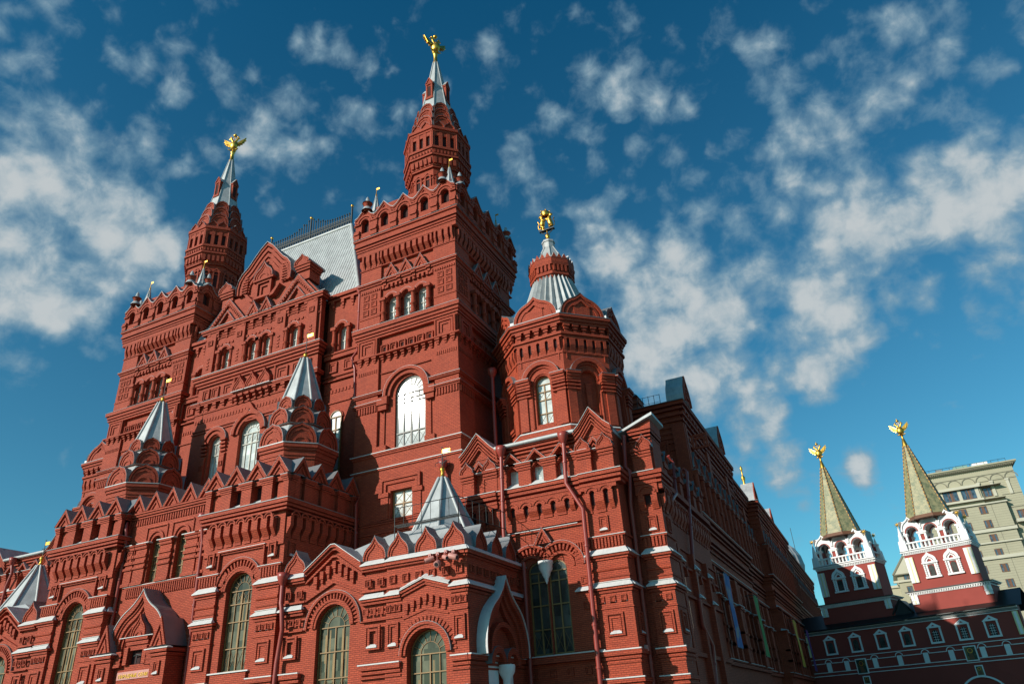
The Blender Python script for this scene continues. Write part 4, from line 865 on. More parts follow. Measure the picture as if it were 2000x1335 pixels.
# ---- corner porches with tents
def porch(c1, c2, sgn):
    "c1: wide bay by the entrance, c2: outer corner section; sgn=+1 for the right-hand porch"
    m = MB(); Y = 33.35; f = FX(Y); e = .6
    A0, A1 = sorted((c1 - sgn * 3.55, c1 + sgn * 3.55)); B0, B1 = sorted((c2 - sgn * 2.45, c2 + sgn * 2.45))
    L0, L1 = min(A0, B0), max(A1, B1)
    wbox(m, L0 + e, L1 - .05, Y + e, 40.2, 0, 10.05)
    wall(m, f, A0, A1, 0, 10.05, -e, -.15, [(c1, 2.25, 3.6, 7.15, True)]); wall(m, f, B0, B1, 0, 10.05, -e, 0, [(c2, 2.3, 2.2, 5.25, True)])
    # arches
    ring(m, f, c1, 7.15, 1.15, 1.3, -.25, -.05, 18); vous(m, f, c1, 7.15, 1.42, 1.72, -.15, -.06, 23); ring(m, f, c1, 7.15, 1.3, 1.42, -.15, .0, 18); ring(m, f, c1, 7.15, 1.74, 1.88, -.15, .0, 20, top='flash')
    ring(m, f, c2, 5.25, 1.18, 1.35, -.1, .12, 18); vous(m, f, c2, 5.25, 1.5, 1.78, 0, .06, 23); ring(m, f, c2, 5.25, 1.35, 1.5, 0, .2, 18, top='flash')
    # gabled hood over c2
    def chevline(c, z, w, h, d0, d1, t, mt):
        m.use(mt); strip(m, f, [(c + w, z), (c, z + h), (c - w, z)], [(c + w, z - t), (c, z + h - t), (c - w, z - t)], d0, d1); m.use('brick')
    for w, z, t, d, mt in ((1.5, 8.42, .05, .28, 'flash'), (1.5, 8.36, .14, .2, 'brick'), (1.5, 8.2, .12, .12, 'brick')): chevline(c2, z, w, .48, 0, d, t, mt)
    m.use('flash'); q = [(c2 + 1.5, 8.42), (c2, 8.9), (c2 - 1.5, 8.42)]
    for (u0, z0), (u1, z1) in zip(q, q[1:]): m.face((f(u0, z0, .3), f(u1, z1, .3), f(u1, z1 + .22, 0), f(u0, z0 + .22, 0)))
    m.use('brick')
    for i in range(7):
        u = c2 + (i - 3) * .38; z = 7.75 - abs(i - 3) * .12; box(m, f, u - .11, u + .11, z, z + .34, 0, .14); box(m, f, u - .06, u + .06, z - .18, z, 0, .09)
    chevline(c2, 7.05, 1.35, .35, 0, .06, .08, 'brick')
    # flat bands beside the hood
    def band(u0, u1, d, sqs, panel=None):
        for z0, z1, x in ((3.2, 3.3, .06), (3.42, 3.62, .14), (4.35, 4.45, .05), (4.55, 4.67, .09), (4.75, 4.98, .17), (7.1, 7.16, .05), (7.95, 8.05, .08), (8.1, 8.26, .18)): box(m, f, u0, u1, z0, z1, -.2, d + x)
        line(m, f, u0, u1, 4.98, d, d + .18, .06, ends=0); line(m, f, u0, u1, 3.62, d, d + .16, .06, ends=0); flash(m, f, u0 + (.2 if u0 > L0 + .1 else 0), u1 - (.2 if u1 < L1 - .1 else 0), 8.28, d, d + .2, .24)
        n = 3; w = u1 - u0
        for i in range(n): sq(m, f, u0 + w * (.2 + .3 * i), 7.6, .34, .36, d, .08)
        sq(m, f, (u0 + u1) / 2, 6.3, min(.95, w * .7), 1.2, d, .1, True)
    band(B0, c2 - 1.48, 0.02, 3); band(c2 + 1.48, B1, .02, 3)
    band(A0, A0 + 1.6, 0, 3); band(A1 - 1.6, A1, 0, 3)
    for u0, u1, d in ((A0, c1 - 1.95, 0), (c1 + 1.95, A1, 0), (B0, B1, .05)):
        n = max(1, round((u1 - u0) / .85))
        for i in range(n): sq(m, f, u0 + (u1 - u0) * (i + .5) / n, 9.08, .4, .42, d - .05, .12); 
        for i in range(n + 1): box(m, f, max(u0, u0 + (u1 - u0) * i / n - .05), min(u1, u0 + (u1 - u0) * i / n + .05), 8.5, 9.7, -.15, d + .05) if 0 else None
        for z0, z1, x in ((8.6, 8.7, .05), (9.68, 9.78, .1), (9.8, 10.0, .2)): box(m, f, u0, u1, z0, z1, -.2, d + x)
        flash(m, f, u0 + (.2 if u0 > L0 + .1 else 0), u1 - (.2 if u1 < L1 - .1 else 0), 10.03, d, d + .22, .24)
    # raised gable over c1
    g_ = [(c1 - 1.95, 10.05), (c1 + 1.95, 10.05), (c1 + 1.75, 10.35), (c1 + .2, 11.45), (c1 - .2, 11.45), (c1 - 1.75, 10.35)]
    prism(m, f, g_, -1.3, -.15, 'zinc'); 
    for k, (t0, t1, d, mt) in enumerate(((0, .14, .25, 'brick'), (.14, .3, .12, 'brick'), (.55, .68, .05, 'brick'))):
        o = [(c1 + 1.95, 10.25), (c1 + .15, 11.48), (c1 - .15, 11.48), (c1 - 1.95, 10.25)]; strip(m, f, [(u, z - t0) for u, z in o], [(u, z - t1) for u, z in o], -.2, d)
    m.use('zinc'); strip(m, f, [(u, z + .04) for u, z in o], [(u, z) for u, z in o], -1.3, .3); m.use('brick')
    strip(m, f, [(c1 + 1.95, 8.7), (c1, 9.55), (c1 - 1.95, 8.7)], [(c1 + 1.95, 8.6), (c1, 9.42), (c1 - 1.95, 8.6)], -.15, .0)
    for i in range(7):
        u = c1 + (i - 3) * .42; z = 10.2 - abs(i - 3) * .24; box(m, f, u - .12, u + .12, z, z + .42, -.15, .06); box(m, f, u - .07, u + .07, z - .22, z, -.15, 0)
    # ogee merlons along front and outer side
    for u, w in ((c1 - 2.75, 1.5), (c1 + 2.75, 1.5), (c2 - 1.7, 1.35), (c2 + .05, 1.35), (c2 + 1.75, 1.35)):
        kok(m, f, u, 10.27, w, 1.3, -.9, .0, 'zinc', .42, 2, False, 'zinc')
    s = FS(L1) if sgn > 0 else FL(L0); S0, S1 = (Y, 40.0) if sgn > 0 else (-40.0, -Y); T = lambda y: y * sgn
    box(m, s, S0 + (.6 if sgn > 0 else 0), S1 - (0 if sgn > 0 else .6), 0, 10.05, -.5, 0)
    for y in (34.9, 36.75, 38.5): kok(m, s, T(y), 10.27, 1.35, 1.3, -.9, .0, 'zinc', .42, 2, False, 'zinc')
    for z0, z1, x in ((3.42, 3.62, .14), (4.35, 4.45, .05), (4.55, 4.67, .09), (4.75, 4.98, .17), (7.95, 8.05, .08), (8.1, 8.26, .18), (8.6, 8.7, .05), (9.68, 9.78, .1), (9.8, 10.0, .2)): box(m, s, S0 - (x if sgn > 0 else 0), S1 + (0 if sgn > 0 else x), z0, z1 - .003, -.2, x)
    flash(m, s, S0, S1, 8.285, 0, .2, .24); flash(m, s, S0, S1, 10.035, 0, .22, .24); line(m, s, S0 - .18, S1, 4.98, 0, .18, .06, ends=0)
    for i in range(8): sq(m, s, S0 + .5 + i * .8, 9.08, .4, .42, 0, .1)
    P = kpoly(5.0, 4.0, .36, n=10); yc = 36.65; z0 = 5.0
    for s0, s1, d in ((1.0, .9, .55), (.9, .8, .35), (.8, .68, .2)): strip(m, s, [(T(yc) + x * s0, z0 + y * s0) for x, y in P], [(T(yc) + x * s1, z0 + y * s1) for x, y in P], 0, d)
    m.use('flash'); strip(m, s, [(T(yc) + x * 1.012, z0 + y * 1.012 + .02) for x, y in P], [(T(yc) + x * 1.001, z0 + y * 1.001) for x, y in P], 0, .62); m.use('brick')
    ring(m, s, T(yc), 5.1, 1.35, 1.6, 0, .35, 16); 
    for q in (-1, 1):
        ring(m, s, T(yc + q * .85), 4.6, .55, .85, 0, .42, 12, top='flash')
        m.use('stone'); m.face([s(u, z, .02) for u, z in [(T(yc + q * .85) - .55, 1), (T(yc + q * .85) + .55, 1)] + arc(T(yc + q * .85), 4.6, .55, 0, 180, 10)]); m.use('brick')
    m.use('stone'); p = s(T(yc), 0, .35); lathe(m, p[0], p[1], [(.05, 3.2), (.12, 3.4), (.2, 3.6), (.22, 3.9), (.42, 4.25), (.46, 4.5), (.44, 4.6)], 12); m.use('brick')
    m.use('zinc'); wbox(m, L0 + .1, L1 - .1, Y + .35, 40.2, 10.2, 10.3)
    # low metal skirt roof up to the tent
    tx, ty = c2 - sgn * 1.45, 37.7
    m.use('zinc')
    for a, b, in (((L0, Y), (L1, Y)), ((L1, Y), (L1, 40)), ((L0, 40), (L0, Y))): m.face([(a[0], a[1] + .4, 10.25), (b[0], b[1] + .4, 10.25), (tx + (b[0] - tx) * .3, ty + (b[1] - ty) * .45, 12.2), (tx + (a[0] - tx) * .3, ty + (a[1] - ty) * .45, 12.2)])
    m.build('porch', MU, (c2, Y, 0))
    m = MB('zinc'); frust(m, tx, ty, 11.4, 15.65, 2.2, .22); ribs(m, tx, ty, 11.4, 15.65, 2.22, .24, .1); n = m.build('tent_roof', MU, (tx, ty, 11.4)); m = MB('gold'); vane(m, tx, ty, 15.6, 1.25); m.build('weathervane', n, (tx, ty, 15.6))
    window(MU, f, c1, 2.2, 3.6, 7.15, -.48, True, 4, (4.6, 5.9), ((3.7, 4.6),), 'wood', 'glass_low', .06); window(MU, f, c2, 2.25, 2.2, 5.25, -.45, True, 4, (3.4, 4.4), (), 'wood', 'glass_low', .06)
porch(-26.75, -20.75, 1); porch(-55.5, -61.5, -1)
def railing():
    m = MB('iron'); z = 12.3; Q = [(-23.6, 34.6), (-19.4, 34.6), (-18.9, 39.5)]
    for zz in (0, 1.0): tube(m, [(x, y, z + zz) for x, y in Q], .025, 5)
    for (a, b), (c, d) in zip(Q, Q[1:]):
        n = 7
        for i in range(n + 1): x, y = a + (c - a) * i / n, b + (d - b) * i / n; tube(m, [(x, y, z - (.9 if i in (0, n, 3) else 0)), (x, y, z + 1.0)], .018 if i not in (0, n) else .03, 4)
    for k in range(5): tube(m, [(-23.6, 34.6 + k * .08, z - .05), (-19.4, 34.6 + k * .08, z - .05)], .015, 4)
    m.build('roof_railing', MU)
railing()
# ---- wings
def wing(dx):
    m = MB(); Y = 40.0; f = FX(Y); x0, x1 = -22.0 + dx, -11.75 + dx; c = -16.75 + dx; e = .6
    wbox(m, x0, x1 - .3, Y + e, 57, 0, 17.3)
    p0, p1 = c - 2.75, c + 2.75
    wall(m, f, p0, p1, 0, 12.2, -e, -.3, [(c - .64, 1.2, 5.15, 9.65, True), (c + .64, 1.2, 5.15, 9.65, True)])
    for a, b in ((x0, p0), (p1, x1)):
        lowpier(m, f, a, b, -e, 0, True); box(m, f, a, b, 11.05, 14, -e, 0); mm = (a + b) / 2; mach(m, f, mm - .85, mm + .85, 2, 12.55, 13.7, .02, .28); sq(m, f, mm, 11.75, .62, .9, 0, .1, True); box(m, f, a, b, 13.75, 14, 0, .28)
    box(m, f, p0, p1, 12.2, 14, -e, -.12); mach(m, f, p0 + .5, p1 - .5, 5, 12.85, 13.6, -.1, .14); box(m, f, p0, p1, 13.66, 14, -.12, .14)
    for s in (-1, 1):
        ring(m, f, c + s * .95, 9.75, .75, .9, -.35, -.1, 14); vous(m, f, c + s * .95, 9.75, 1.0, 1.35, -.3, -.12, 15); ring(m, f, c + s * .95, 9.75, 1.35, 1.5, -.3, -.05, 16, 0 if s > 0 else 55, 125 if s > 0 else 180, top='flash')
        box(m, f, c + s * 2.3 - .45, c + s * 2.3 + .45, 4.98, 10.4, -.3, -.15); dent(m, f, c + s * 2.3 - .4, c + s * 2.3 + .4, 10.4, 10.95, -.3, -.08, 5, .5); sq(m, f, c + s * 2.3, 8.85, .4, .42, -.15, .08); flash(m, f, c + s * 2.3 - .4, c + s * 2.3 + .4, 8.28, -.15, .02, .2); sq(m, f, c + s * 2.3, 7.5, .4, .42, -.15, .08)
    gablet(m, f, c, 11.2, 1.1, .95, -.3, -.02); line(m, f, p0 + .1, p1 - .6, 12.06, -.15, -.02, .035)
    m.use('stone'); p = f(c, 0, -.1); lathe(m, p[0], p[1], [(.02, 8.9), (.1, 9.08), (.12, 9.2), (.24, 9.4), (.26, 9.52), (.4, 9.72), (.43, 10.02), (.47, 10.05), (.47, 10.18)], 12); m.use('brick')
    box(m, f, p0, p1, 4.7, 5.05, -.3, .05); line(m, f, p0, p1, 5.05, -.3, .1, .06)
    for i in range(5): sq(m, f, p0 + .5 + i * 1.05, 4.2, .4, .42, -.3, .1)
    box(m, f, p0, p1, 3.3, 3.6, -.3, 0)
    for z0, z1, d in ((13.98, 14.15, .32), (14.28, 14.45, .38), (14.52, 14.74, .46)):
        box(m, f, x0, p0, z0, z1, -e, d); box(m, f, p1, x1 + d, z0, z1, -e, d); box(m, f, p0, p1, z0, z1, -e, d - .14)
    line(m, f, x0, p0, 14.74, 0, .48, .035, ends=0); line(m, f, p1, x1 + .46, 14.74, 0, .48, .035, ends=0); line(m, f, p0, p1, 14.74, 0, .34, .035, ends=0)
    # attic storey
    wall(m, f, x0, x1, 14.7, 17.3, -e, -.2, [(c + (i - 1) * 1.7, .62, 15.15, 16.05, False) for i in range(3)])
    for u in (-2.45, -.85, .85, 2.45):
        box(m, f, c + u - .42, c + u + .42, 14.77, 15.9, -.2, .1)
        for z0, z1, d in ((15.85, 15.97, .16), (16.0, 16.12, .22), (16.15, 16.28, .28)): box(m, f, c + u - .42 - d * .4, c + u + .42 + d * .4, z0, z1, -.2, d)
        line(m, f, c + u - .5, c + u + .5, 16.28, -.2, .3, .03)
    for i in range(3):
        u = c + (i - 1) * 1.7; chev(m, f, u, 16.3, 1.5, .78, .2, -.2, .22, 'flash'); chev(m, f, u, 15.95, .9, .45, .16, -.2, .1); flash(m, f, u - .28, u + .28, 14.85, -.2, .1, .3, .03)
        m.use('glass_mid'); m.face([f(q, z, -.42) for q, z in ((u - .31, 15.1), (u + .31, 15.1), (u + .31, 16.05), (u - .31, 16.05))]); m.use('brick')
    for z0, z1, d in ((16.75, 16.87, -.1), (17.0, 17.12, 0), (17.22, 17.34, .1), (17.4, 17.52, .2)): box(m, f, p0, p1, z0, z1, -e, d)
    m.use('zinc'); tube(m, [f(p0, 17.6, .25), f(p1, 17.6, .25)], .14, 8); m.face([f(p0, 17.62, .2), f(p1, 17.62, .2), f(p1, 18.7, -3), f(p0, 18.7, -3)]); m.use('brick')
    for a, b in ((x0, p0), (p1, x1)):
        q = (a + b) / 2
        for s in (a + .42, b - .42):
            box(m, f, s - .42, s + .42, 14.77, 15.9, -.2, .14)
            for z0, z1, d in ((15.75, 15.87, .2), (15.92, 16.05, .28), (16.1, 16.28, .36)): box(m, f, s - .42 - d * .3, s + .42 + d * .3, z0, z1, -.2, d)
            kok(m, f, s, 16.3, .95, .78, -.2, .28, 'zinc', .45, 2, False, 'flash')
        chev(m, f, q, 16.3, 1.1, .7, .18, -.2, .16, 'flash'); chev(m, f, q, 16.3, .6, .35, .12, -.2, .1); line(m, f, q - .45, q + .45, 16.24, -.2, .16, .04)
        gp = [(a - .1, 17.2), (b + .1, 17.2), (b + .05, 17.6), (b - .35, 17.85), (q + .1, 18.85), (q - .1, 18.85), (a + .35, 17.85), (a - .05, 17.6)]
        prism(m, f, gp, -2.5, -.15, 'zinc'); o = [(b + .1, 17.5), (b - .3, 17.85), (q, 18.9), (a + .3, 17.85), (a - .1, 17.5)]
        for t0, t1, d in ((0, .14, .3), (.14, .3, .22), (.42, .55, .16), (.68, .8, .1), (.92, 1.02, .05)): strip(m, f, [(u, z - t0) for u, z in o], [(u, z - t1) for u, z in o], -.2, d)
        m.use('zinc'); strip(m, f, [(u, z + .03) for u, z in o], [(u, z) for u, z in o], -2.5, .36); m.use('brick')
    # outer return wall
    s = FS(x1); box(m, s, Y + .0 + e, 42, 0, 17.3, -.3, -.002)
    for z0, z1, d in ((3.42, 3.62, .14), (4.75, 4.98, .17), (8.1, 8.26, .18), (9.86, 10.02, .2), (10.95, 11.04, .12), (14.28, 14.45, .38), (14.52, 14.74, .46)): box(m, s, Y + e + .01, 42, z0, z1, -.2, d - .004)
    flash(m, s, Y + .2, 41.9, 8.285, 0, .2, .24); flash(m, s, Y + .2, 41.9, 10.045, 0, .22, .3); sq(m, s, Y + .9, 6.3, .8, 1.2, 0, .1, True)
    m.build('wing', MU, (c, Y, 0))
    for q in (-1, 1): window(MU, f, c + q * .64, 1.18, 5.17, 9.65, -.5, True, 2, (6.5, 7.8, 9.1), ((5.2, 6.5),), 'wood', 'glass_small', .06, False)
wing(0); wing(-49.1)
# ---- long side of the museum towards the gate
SX = -10.35
def side():
    m = MB(); s = FS(SX); f = FX(41.75)
    # corner pier
    x0, x1 = -11.15, -9.8
    wbox(m, -11.7, SX - .01, 42.0, 57, 0, 17.0)
    lowpier(m, f, x0, x1, -2.2, 0, True, nsq=2); box(m, f, x0, x1, 11.05, 14.4, -2.2, 0); box(m, f, x0, x1, 13.4, 14.4, -2.2, .26)
    mach(m, f, x0 + .1, x1 - .1, 1, 12.5, 13.6, .02, .28); sq(m, f, (x0 + x1) / 2, 11.7, .62, .9, 0, .1, True)
    p = FS(x1)
    pass
    flash(m, p, 41.95, 43.7, 8.285, 0, .2, .24); flash(m, p, 41.95, 43.7, 10.045, 0, .22, .3); sq(m, p, 42.8, 6.3, 1.0, 1.2, 0, .1, True); sq(m, p, 42.8, 11.7, .7, .9, 0, .1); mach(m, p, 41.9, 43.8, 2, 12.5, 13.6, .02, .28); box(m, p, 41.6, 43.95, 13.64, 14.02, 0, .285)
    for z0, z1, d in ((14.0, 14.15, .32), (14.28, 14.45, .38), (14.52, 14.74, .46)): wbox(m, x0, x1 + d, 41.75 - d, 44, z0, z1)
    line(m, f, x0, x1, 14.74, 0, .48, .035, ends=0)
    box(m, f, x0, x1, 14.74, 17.2, -2.2, -.15); 
    for u in (x0 + .35, x1 - .4):
        box(m, f, u - .29, u + .29, 14.77, 15.9, -.2, .1)
        for z0, z1, d in ((15.75, 15.87, .05), (15.92, 16.05, .1), (16.1, 16.28, .15)): box(m, f, u - .29 - d * .2, u + .29 + d * .2, z0, z1, -.2, d + .11)
    kok(m, f, x1 - .45, 16.3, .95, .78, -.2, .24, 'zinc', .45, 2, False, 'flash')
    for z0, z1, d in ((16.8, 16.92, -.05), (17.0, 17.12, .05), (17.2, 17.35, .15), (17.4, 17.55, .25)): wbox(m, x0, x1 + d * .6, 41.75 - d, 44, z0, z1)
    prism(m, f, [(x0, 17.2), (x1 + .1, 17.2), (x1 + .15, 18.05), (x0 + .35, 17.68), (x0, 17.5)], -2.2, .1)
    m.use('zinc'); cap = [(x0 - .7, 17.52), (x0 - .2, 17.64), (x0 + .35, 17.85), (x1 - .15, 18.17), (x1 + .4, 18.36), (x1 + .4, 18.18), (x1 - .15, 18.0), (x0 + .35, 17.69), (x0 - .2, 17.5), (x0 - .7, 17.4)]
    prism(m, f, cap, -2.3, .4, 'zinc'); m.use('brick')
    # lower range Y 44-57
    s1 = FS(SX + .1); wbox(m, -14, SX + .1, 44, 57, 0, 16.9)
    for z0, z1, d in ((4.75, 4.98, .2), (8.1, 8.26, .2), (9.86, 10.02, .2), (11.0, 11.1, .12), (13.98, 14.15, .3), (14.4, 14.74, .42), (16.3, 16.5, .1), (16.7, 16.9, .3)): box(m, s1, 43.9, 57, z0, z1, 0, d)
    mach(m, s1, 44.2, 56.8, 16, 12.7, 13.8, .02, .28)
    for y in (45.2, 49.2, 53.2): 
        ring(m, s1, y + 1.0, 9.4, .8, 1.1, 0, .2, 12, top='flash'); m.use('glass_small'); m.face([s1(u, z, .02) for u, z in [(y + .3, 5.2), (y + 1.7, 5.2)] + arc(y + 1.0, 9.4, .7, 0, 180, 10)]); m.use('brick')
        box(m, s1, y - .5, y + .1, 0, 11, 0, .35); flash(m, s1, y - .5, y + .1, 10.04, .35, .5, .3); flash(m, s1, y - .5, y + .1, 8.28, .35, .5, .24)
        for k in range(2):
            u = y + .2 + k * 1.9; box(m, s1, u - .4, u + .4, 14.74, 15.9, 0, .25); box(m, s1, u - .5, u + .5, 15.9, 16.25, 0, .35); kok(m, s1, u, 16.26, .95, .8, -.2, .3, 'zinc', .45, 2, False, 'flash')
    # tall ranges with bands, pilasters and deep cornice
    def block(y0, y1, d0, zt, xin=-22):
        d0 -= .4
        b = FS(SX + d0); wbox(m, xin, SX + d0, y0, y1, 0, zt - .15)
        for z0, z1, d in ((3.42, 3.62, .2), (4.75, 5.0, .25), (5.05, 5.15, .3), (11.5, 11.65, .15), (11.8, 12.0, .3), (12.9, 13.05, .15), (13.3, 13.45, .25), (13.7, 13.85, .3), (14.6, 14.75, .2), (14.9, 15.15, .35), (15.3, 15.5, .5), (19.1, 19.25, .2), (20.9, 21.05, .15), (21.5, 21.7, .2), (zt - 2.7, zt - 2.5, .12), (zt - 2.2, zt - 2.0, .18), (zt - 1.7, zt - 1.5, .26), (zt - 1.2, zt - .95, .36), (zt - .7, zt - .5, .46), (zt - .3, zt, .58)): wbox(m, xin, SX + d0 + d, y0 - d * .6, y1 + .0, z0, z1)
        m.use('zinc_grey'); wbox(m, xin, SX + d0 + .62, y0 - .5, y1, zt, zt + .05); m.use('brick')
        flash(m, b, y0 + .3, y1 - .4, 12.02, 0, .3, .22); line(m, b, y0, y1, 15.5, 0, .5, .04); line(m, b, y0, y1, 5.15, 0, .3, .04)
        dent(m, b, y0, y1, zt - 3.1, zt - 2.8, 0, .2, int((y1 - y0) / .7), .5); corbel(m, b, y0, y1, zt - .7, .7, .1, .45, int((y1 - y0) / 1.1), .25)
        n = max(2, round((y1 - y0) / 2.15)); p = (y1 - y0) / n
        for i in range(n + 1):
            y = y0 + p * i; big = i % 4 == 0; w = .55 if big else .32
            a, c = max(y0, y - w), min(y1, y + w)
            box(m, b, a, c, 5.15, 11.5, 0, .5 if big else .32); box(m, b, a - .06, c + .06, 9.2, 9.5, 0, .6 if big else .42); flash(m, b, a, c, 9.5, 0, .6 if big else .42, .2); box(m, b, a, c, 7.3, 7.5, 0, .55 if big else .38); box(m, b, a, c, 6.2, 6.45, 0, .55 if big else .38)
            box(m, b, a, c, 15.5, 19.0, 0, .4); tube(m, [b(y, 15.6, .42), b(y, 18.6, .42)], .2, 8); box(m, b, a - .08, c + .08, 17.1, 17.3, 0, .55); box(m, b, a - .1, c + .1, 18.6, 18.95, 0, .65); m.use('zinc_grey'); box(m, b, a - .12, c + .12, 18.96, 19.0, 0, .68); m.use('brick')
            if big: box(m, b, a, c, 19.2, zt - 2, 0, .3)
            if i < n:
                u = y + p / 2; ww = p / 2 - w - .08
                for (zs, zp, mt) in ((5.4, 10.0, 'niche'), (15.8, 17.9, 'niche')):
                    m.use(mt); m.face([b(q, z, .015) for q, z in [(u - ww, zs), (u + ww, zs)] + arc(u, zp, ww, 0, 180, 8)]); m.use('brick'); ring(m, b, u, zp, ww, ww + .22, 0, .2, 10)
                    m.use('iron'); box(m, b, u - .04, u + .04, zs, zp + ww * .9, 0, .06); box(m, b, u - ww, u + ww, zp - .05, zp + .05, 0, .06); m.use('brick')
                kok(m, b, u, 19.3, p * .8, 1.5, 0, .3, 'zinc_grey', .4, 2, True, 'zinc_grey' if i % 2 else 'flash'); sq(m, b, u, 13.2, .9, .6, 0, .1); sq(m, b, u, 21.3, 1.0, .6, 0, .14)
    block(57, 79, .1, 25.0); block(79, 91.5, -.5, 24.6); block(91.5, 121, .55, 24.2); block(121, 166, 0, 23.9)
    # front face of the tall range above the wing roof
    g = FX(57)
    for i in range(4): box(m, g, -21 + i * 3.2, -20 + i * 3.2, 17.3, 23, 0, .35); sq(m, g, -19 + i * 3.2, 21.2, 1.3, 1.2, 0, .16)
    m.use('zinc_grey'); m.face([(-22, 44, 17.4), (SX + .1, 44, 17.0), (SX + .1, 57, 17.2), (-22, 57, 17.8)]); m.use('brick')
    for z0, z1, d in ((19.0, 19.2, .2), (21.9, 22.0, .1)): box(m, g, -22, SX, z0, z1, 0, d)
    m.build('side_wing', MU, (SX, 57, 0))
    # metal-backed dormer gables on the side roof
    for y, zb, w, h in ((58.2, 25.05, 2.4, 2.6), (72.6, 25.05, 2.6, 2.7), (93.6, 24.25, 3.2, 2.8), (107.4, 24.25, 2.8, 2.5)):
        m = MB(); b = FS(SX + .35); P = [(y + x, zb + z) for x, z in [(w / 2, 0), (w / 2 * .98, .25 * h), (w / 2 * .75, .55 * h), (w / 2 * .3, .82 * h), (.12, h), (-.12, h), (-w / 2 * .3, .82 * h), (-w / 2 * .75, .55 * h), (-w / 2 * .98, .25 * h), (-w / 2, 0)]]
        prism(m, b, P, -1.5, 0, 'zinc'); sq(m, b, y, zb + .9, 1.1, 1.0, 0, .12); strip(m, b, P, [(y + (u - y) * .84, zb + (z - zb) * .86) for u, z in P], 0, .12); m.build('dormer', MU, (SX, y, zb))
    m = MB(); wbox(m, -17.0, -14.7, 60.0, 61.8, 22, 26.9); wbox(m, -17.15, -14.55, 59.85, 61.95, 26.9, 27.15); wbox(m, -17.0, -14.7, 60.0, 61.8, 27.15, 27.6); m.use('zinc_grey'); frust(m, -15.85, 60.9, 27.6, 28.1, 1.25, .8, 4, True, False, pi / 4); m.build('chimney', MU, (-15.85, 60.9, 24))
    m = MB('iron'); 
    for i in range(6): tube(m, [(-14.6 + i * .5, 57.3, 24.9), (-14.6 + i * .5, 57.3, 26.2)], .025, 5)
    for z in (25.5, 26.15): tube(m, [(-14.6, 57.3, z), (-12.1, 57.3, z)], .02, 5)
    m.build('roof_railing', MU)
    m = MB('zinc'); n = 56; dx, dy = -14.2, 150
    m.grid([[(dx + r * (1 if i % 2 else .96) * cos(2 * pi * i / n), dy + r * (1 if i % 2 else .96) * sin(2 * pi * i / n), z) for i in range(n)] for r, z in ((3.2, 22.5), (3.9, 23.8), (4.2, 25.3), (3.9, 27.0), (3.1, 28.5), (1.9, 29.6), (.7, 30.4), (.2, 31.2))], True, False)
    do = m.build('dome', MU, (dx, dy, 22.5))
    for ax, ay, az in ((dx, dy, 31.0), (dx + 2.6, dy + 8, 24)): m = MB('iron'); tube(m, [(ax, ay, az), (ax, ay, 34)], .05, 5); m.build('antenna', MU, (ax, ay, az))
    m = MB('gold'); lathe(m, -11.0, 93.6, [(.2, 26.9), (.12, 27.3), (.25, 27.7), (.25, 27.9), (.08, 28.2), (.1, 28.8), (.18, 29.0), (.1, 29.3), (0, 29.5)], 10); m.build('gilded_finial', MU, (-11.0, 93.6, 27))
side()
